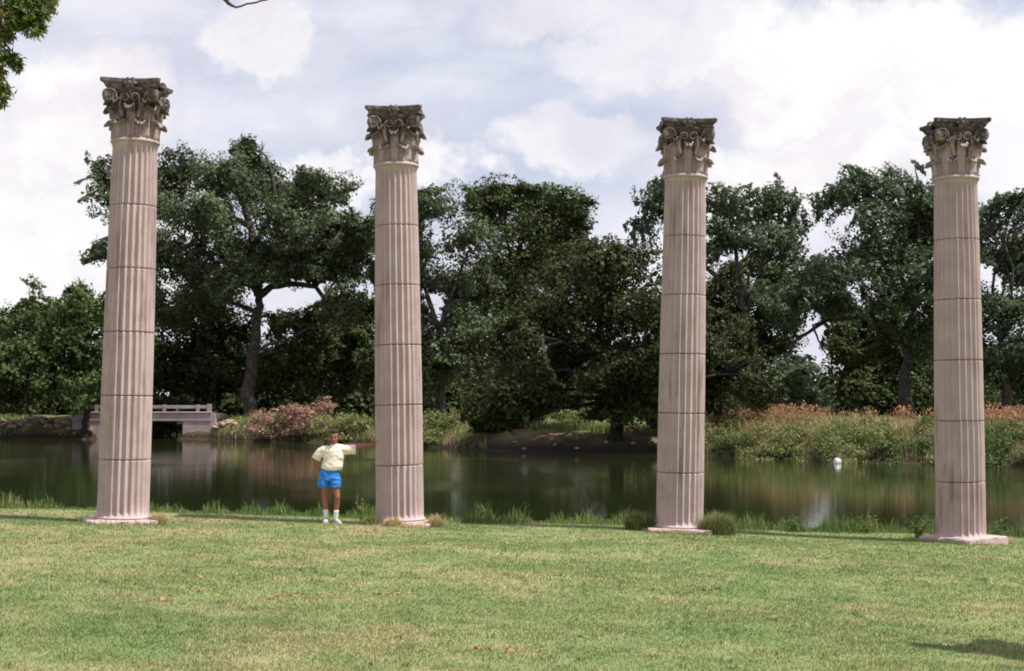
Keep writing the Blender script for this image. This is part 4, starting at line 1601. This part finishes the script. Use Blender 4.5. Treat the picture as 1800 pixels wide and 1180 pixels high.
def build_near_trees():
    def pt(px, py, D):
        return tuple(P(px, py, D))
    D = 9.0
    sp = [(pt(15, 10, D), .15, 20), (pt(45, 0, D), .15, 20), (pt(70, -20, D), .15, 16), (pt(20, 35, D), .12, 14), (pt(0, 50, D), .14, 16), (pt(62, 25, D), .09, 8), (pt(72, 45, D), .07, 5), (pt(82, 5, D), .07, 5), (pt(-40, 40, D+.3), .3, 26), (pt(12, 92, D), .10, 12), (pt(-5, 115, D), .12, 14), (pt(-20, 145, D), .12, 14),
          (pt(30, 105, D), .07, 6), (pt(5, 150, D), .09, 8), (pt(-8, 170, D), .08, 6), (pt(-60, -70, D), .5, 34), (pt(40, -90, D), .3, 22), (pt(-130, 60, D), .4, 26)]
    sp += [((-5.0, 8.5, 5.6), 1.0, 60), ((-5.5, 9.5, 6.6), 1.2, 60), ((-4.2, 8.8, 6.6), .9, 50), ((-6.6, 8.0, 5.6), 1.1, 60)]
    near_tree('overhanging_tree', 'near tree whose drooping leafy branch hangs into the top left corner', (-6.4, 8.3), None, sp, 90, trunk_r=0.16, per=23, leaf_len=0.05,
              limbs=([(-5.2, 8.5, 4.6), pt(-150, -120, D), pt(-20, -60, D), pt(50, -20, D)], [(-5.6, 9.0, 5.0), (-5.4, 9.4, 6.6)], [(-6.4, 8.2, 5.2)], [(-5.0, 8.6, 5.6), pt(20, -300, D), pt(230, -180, D), pt(350, -50, D), pt(395, 0, D), pt(416, 11, D), pt(440, 3, D), pt(472, -1, D)],
                     [(-5.0, 8.6, 4.4), pt(-120, 60, D), pt(-40, 110, D), pt(0, 125, D)]))
    # out of view on the right: its crown throws the shadow patch on the grass
    sp = [((6.42, 12.15, 4.9), .40, 150), ((7.02, 12.15, 5.0), .45, 150), ((6.05, 12.2, 5.0), .25, 40), ((6.72, 12.55, 4.9), .35, 90), ((6.77, 11.75, 5.0), .35, 90), ((7.7, 11.5, 5.4), .9, 80), ((8.7, 10.9, 6.0), 1.2, 80), ((9.3, 11.9, 5.2), 1.1, 70), ((9.1, 9.7, 5.0), 1.1, 70)]
    near_tree('shading_tree', 'tree past the right picture edge that shades the corner of the lawn', (9.0, 10.8), None, sp, 91,
              limbs=([(7.9, 11.4, 4.2), (6.9, 11.8, 4.9), (6.0, 11.9, 5.0)], [(8.9, 10.9, 5.8)], [(9.2, 11.7, 5.0)], [(9.1, 10.0, 4.8)]), per=26, leaf_len=0.08)


build_near_trees()


# ------------------------------------------------------------------ person
def remesh(name, g, voxel, mat, parent, smooth_it=4, fold=0.0, fold_scale=6.0, seed=0.0, subd=False):
    me = g.mesh(name)
    o = bpy.data.objects.new('tmp', me)
    COL.objects.link(o)
    m = o.modifiers.new('r', 'REMESH')
    m.mode = 'VOXEL'
    m.voxel_size = voxel
    m.use_smooth_shade = True
    if smooth_it:
        s = o.modifiers.new('s', 'SMOOTH')
        s.factor = 0.5
        s.iterations = smooth_it
    dg = bpy.context.evaluated_depsgraph_get()
    dg.update()
    me2 = bpy.data.meshes.new_from_object(o.evaluated_get(dg))
    bpy.data.objects.remove(o)
    me2.name = name
    if fold:
        me2.update()
        nr = [v.normal.copy() for v in me2.vertices]
        for v, n in zip(me2.vertices, nr):
            q = Vector((v.co.x*1.0, v.co.y, v.co.z*1.9))*fold_scale
            k = mnoise.noise(q+Vector((seed, 0, 0)))+0.5*mnoise.noise(q*2.1+Vector((0, seed, 3)))
            v.co += n*k*fold
    me2.polygons.foreach_set('use_smooth', np.ones(len(me2.polygons), dtype=bool))
    me2.materials.clear()
    return link(name, me2, mat, parent)


def ell(c, rx, ry, n=20, tilt=None):
    c = Vector(c)
    ring = []
    for j in range(n):
        a = 2*math.pi*j/n
        v = Vector((rx*math.cos(a), ry*math.sin(a), 0))
        if tilt is not None:
            v = tilt @ v
        ring.append(c+v)
    return ring


def build_person():
    D = 27.7
    k = D/FPX
    bx = (585-900)*k
    zb = tz(bx, D)
    root = empty('person', (bx, D, zb), 'person in cream t-shirt and blue shorts leaning one hand on the second column', 'person')
    def q(px, py, dy=0.0):
        """photo point -> local coordinates of the figure"""
        v = P(px, py, D+dy)
        return Vector((v.x-bx, dy, v.z-zb))
    # heights are taken from the feet so that the shoes stand on the grass
    def L(px, h, dy=0.0):
        return Vector(((px-585)*k, dy, h))
    hand_px = COL_POS[1][0]   # column 2 centre x
    # contact point on the column's flank
    colx, coly = COL_POS[1][0]-bx, COL_POS[1][1]-D
    # ---------------- body
    g = Geo()
    hip_l, hip_r = L(573, .86, 0.0), L(588.5, .86, 0.0)
    kn_l, an_l = L(572, .49, -.015), L(575, .10, .03)
    kn_r, an_r = L(595, .49, -.075), L(591.5, .085, -.02)
    def limb(pts, rad, seg=14):
        g.tube(pts, rad, seg)
        for p, r_ in zip(pts, rad):
            g.ellipsoid(p, (r_*.98,)*3, 12, 8)
    def lerp(a, b, t): return a.lerp(b, t)
    for hip, kn, an in ((hip_l, kn_l, an_l), (hip_r, kn_r, an_r)):
        limb([hip, lerp(hip, kn, .35), lerp(hip, kn, .8), kn], [.078, .075, .058, .053])
        calf = lerp(kn, an, .3)+Vector((0, .018, 0))
        limb([kn, calf, lerp(kn, an, .7), an], [.050, .054, .040, .036])
        g.ellipsoid(kn+Vector((0, -.022, .005)), (.036, .034, .045), 10, 8)
    # pelvis + torso
    sh_mid = L(589, 1.425, .0)
    rings = [(L(580.5, .82), .135, .09), (L(580.5, .92), .14, .10), (L(583.5, 1.03), .150, .105), (L(585, 1.15), .150, .105), (L(587, 1.28), .175, .115), (L(588.5, 1.37), .165, .10), (L(589, 1.43), .09, .07)]
    g.loft([ell(c, a, b) for c, a, b in rings])
    # neck, head (turned a little to his left)
    hc = L(588.5, 1.60, -.015)
    HS = 1.12
    limb([L(589, 1.40, .015), L(589, 1.50, .0)], [.062, .055])
    g.ellipsoid(hc+Vector((0, .012, .030))*HS, tuple(v*HS for v in (.076, .094, .098)), 18, 12)
    g.ellipsoid(hc+Vector((0, -.022, -.045))*HS, tuple(v*HS for v in (.058, .066, .078)), 16, 10)
    g.ellipsoid(hc+Vector((0, -.060, -.092))*HS, tuple(v*HS for v in (.026, .024, .022)), 10, 8)        # chin
    g.ellipsoid(hc+Vector((.002, -.088, -.018))*HS, tuple(v*HS for v in (.013, .018, .026)), 10, 8)     # nose bridge
    g.ellipsoid(hc+Vector((.002, -.098, -.034))*HS, tuple(v*HS for v in (.019, .017, .013)), 10, 8)     # nose tip
    g.ellipsoid(hc+Vector((0, -.076, .018))*HS, tuple(v*HS for v in (.052, .016, .010)), 12, 6)         # brow
    for s in (-1, 1):
        g.ellipsoid(hc+Vector((s*.078, .012, -.012))*HS, tuple(v*HS for v in (.011, .024, .034)), 8, 8)  # ears
        g.ellipsoid(hc+Vector((s*.042, -.056, -.030))*HS, tuple(v*HS for v in (.024, .022, .020)), 8, 8)  # cheeks
    # arm raised against the column
    s_r, e_r = L(606, 1.425, .01), L(631, 1.435, .0)
    w_r = L(654.5, 1.455, -.005)
    limb([s_r, lerp(s_r, e_r, .5), e_r], [.060, .052, .046])
    limb([e_r, lerp(e_r, w_r, .35), w_r], [.046, .045, .031])
    # palm laid on the stone, fingers spread around the flank
    pdir = (w_r-e_r).normalized()
    palm = w_r+pdir*.050
    tiltm = Matrix.Rotation(R(-8), 3, 'Y')
    g.ellipsoid(palm, (.050, .022, .042), 12, 8, tiltm)
    touch = Vector((colx-0.447, coly-.05, palm.z))
    for f, (dz, ln, spread) in enumerate(((.034, .070, .030), (.012, .080, .010), (-.011, .075, -.010), (-.032, .060, -.028))):
        p0 = palm+Vector((.034, -.004, dz))
        p1 = p0+Vector((ln*.45, -.012, spread*.5))
        p2 = p1+Vector((ln*.32, -.022, spread*.4))
        p3 = p2+Vector((ln*.20, -.020, spread*.3))
        limb([p0, p1, p2, p3], [.0105, .0095, .0088, .0075], 8)
    t0 = palm+Vector((-.012, -.014, .030))
    limb([t0, t0+Vector((.022, -.026, .026)), t0+Vector((.046, -.036, .036))], [.013, .011, .009], 8)
    # other arm: elbow out, hand tucked behind the hip
    s_l, e_l, w_l = L(570.5, 1.372, .015), L(554.5, 1.135, .05), L(563, .975, .075)
    limb([s_l, lerp(s_l, e_l, .5), e_l], [.055, .047, .042])
    limb([e_l, lerp(e_l, w_l, .35), w_l], [.042, .039, .028])
    pl = w_l+Vector((.020, .020, -.050))
    g.ellipsoid(pl, (.040, .020, .048), 12, 8)
    for f, (dx, ln) in enumerate(((-.026, .060), (-.009, .072), (.010, .070), (.027, .056))):
        p0 = pl+Vector((dx, .002, -.036))
        limb([p0, p0+Vector((.010, .004, -ln*.45)), p0+Vector((.020, -.006, -ln*.8)), p0+Vector((.026, -.016, -ln))], [.0105, .0095, .0088, .0075], 8)
    t0 = pl+Vector((.024, -.008, .012))
    limb([t0, t0+Vector((.024, -.014, -.016)), t0+Vector((.034, -.016, -.040))], [.013, .011, .009], 8)
    remesh('body', g, 0.0065, 'skin', root, 2)
    # ---------------- hair
    g = Geo()
    g.ellipsoid(hc+Vector((0, .030, .048))*HS, tuple(v*HS for v in (.084, .094, .092)), 18, 12)
    g.ellipsoid(hc+Vector((0, -.045, .094))*HS, tuple(v*HS for v in (.062, .040, .030)), 14, 8)
    g.ellipsoid(hc+Vector((0, .060, -.02))*HS, tuple(v*HS for v in (.070, .058, .080)), 14, 8)
    for s in (-1, 1):
        g.ellipsoid(hc+Vector((s*.070, .018, .030))*HS, tuple(v*HS for v in (.018, .045, .050)), 10, 8)
    remesh('hair', g, 0.008, 'hair', root, 2, 0.006, 30, 2.0)
    for s in (-1, 1):
        g = Geo()
        g.ellipsoid(hc+Vector((s*.030+.001, -.079, .000))*HS, tuple(v*HS for v in (.013, .008, .007)), 10, 6)
        link('eye', g.mesh('eye', True), 'eye', root)
        g = Geo()
        g.tube([hc+Vector((s*.014, -.090, .020))*HS, hc+Vector((s*.032, -.087, .024))*HS, hc+Vector((s*.050, -.074, .019))*HS], [.0045, .0055, .003], 6)
        link('eyebrow', g.mesh('eyebrow', True), 'hair', root)
    g = Geo()
    g.tube([hc+Vector((-.024, -.080, -.066))*HS, hc+Vector((-.008, -.088, -.064))*HS, hc+Vector((.008, -.088, -.064))*HS, hc+Vector((.024, -.080, -.066))*HS], [.004, .008, .008, .004], 8)
    link('mouth', g.mesh('mouth', True), 'lip', root)
    # ---------------- t-shirt, blousing over the shorts
    g = Geo()
    rings = [(L(585, .985, .0), .170, .125), (L(584.5, 1.005, -.004), .192, .145), (L(585, 1.06, -.006), .200, .150), (L(586.5, 1.16), .194, .142), (L(588, 1.28), .200, .140), (L(589, 1.36), .190, .128),
             (L(589.3, 1.42), .140, .105), (L(589.3, 1.455), .085, .078), (L(589.3, 1.470), .074, .066)]
    g.loft([ell(c, a, b, 28) for c, a, b in rings])
    # sleeve of the raised arm: wide, hanging open
    def sleeve(pts, dims):
        rr = []
        for i, p in enumerate(pts):
            d = (pts[min(i+1, len(pts)-1)]-pts[max(i-1, 0)]).normalized()
            side = d.cross(Vector((0, 1, 0))).normalized()
            rr.append([p+side*dims[i][0]*math.cos(2*math.pi*j/18)+Vector((0, 1, 0))*dims[i][1]*math.sin(2*math.pi*j/18) for j in range(18)])
        g.loft(rr)
    sleeve([L(598, 1.37, .005), L(608, 1.372, .004), L(618, 1.38, 0), L(626.5, 1.372, -.002)], [(.100, .090), (.098, .082), (.092, .076), (.097, .070)])
    sleeve([L(579, 1.40, .01), L(570.5, 1.372, .01), L(563.5, 1.315, .022), L(557.5, 1.215, .036), L(556, 1.185, .04)], [(.06, .07), (.078, .085), (.086, .085), (.088, .080), (.086, .078)])
    remesh('t_shirt', g, 0.010, 'shirt', root, 3, 0.012, 5.5, 5.0)
    # ---------------- shorts
    g = Geo()
    rings = [(L(580, 1.035), .155, .115), (L(580, 1.00), .165, .122), (L(580.5, .93), .186, .135), (L(580.5, .84), .200, .142), (L(580.5, .79), .196, .138)]
    g.loft([ell(c, a, b, 28) for c, a, b in rings])
    for c0, c1 in ((L(571, .85, .0), L(570, .675, -.005)), (L(590.5, .85, -.005), L(590.5, .675, -.025))):
        g.loft([ell(c0, .105, .125, 20), ell(c0.lerp(c1, .5), .112, .125, 20), ell(c1, .114, .122, 20)])
    remesh('shorts', g, 0.009, 'shorts', root, 1, 0.010, 9, 9.0)
    # ---------------- socks and shoes
    for i, (an, kn, toe, px_off) in enumerate(((an_l, kn_l, Vector((-.02, -1, 0)), 0), (an_r, kn_r, Vector((.52, -.85, 0)), 0))):
        g = Geo()
        top = an.lerp(kn, .37)
        g.tube([an+Vector((0, 0, -.03)), an.lerp(kn, .12), an.lerp(kn, .30), top, top+Vector((0, 0, .012))], [.043, .042, .046, .050, .047], 14)
        link('sock', g.mesh('sock', True), 'sock', root)
        toe = toe.normalized()
        side = toe.cross(Vector((0, 0, 1)))
        f0 = Vector((an.x, an.y, 0.0))
        g = Geo()
        rings = []
        for t, w, h in ((-.075, .020, .055), (-.065, .036, .085), (-.03, .042, .105), (.02, .042, .105), (.07, .044, .078), (.13, .050, .058), (.175, .044, .046), (.20, .026, .030)):
            rings.append([f0+toe*t+side*w*math.cos(a)+Vector((0, 0, 0.012+h*.5+h*.5*math.sin(a))) for a in [2*math.pi*j/14 for j in range(14)]])
        g.loft(rings)
        link('shoe', g.mesh('shoe', True), 'shoe', root)
        g = Geo()
        out = []
        for t, w in ((-.08, .022), (-.066, .040), (0, .046), (.07, .048), (.135, .055), (.18, .047), (.208, .026)):
            out.append((t, w))
        loop = [f0+toe*t+side*w for t, w in out]+[f0+toe*t-side*w for t, w in reversed(out)]
        g.loft([[p+Vector((0, 0, -.012)) for p in loop], [p+Vector((0, 0, .026)) for p in loop]])
        link('sole', g.mesh('sole', False), 'sole', root)


build_person()
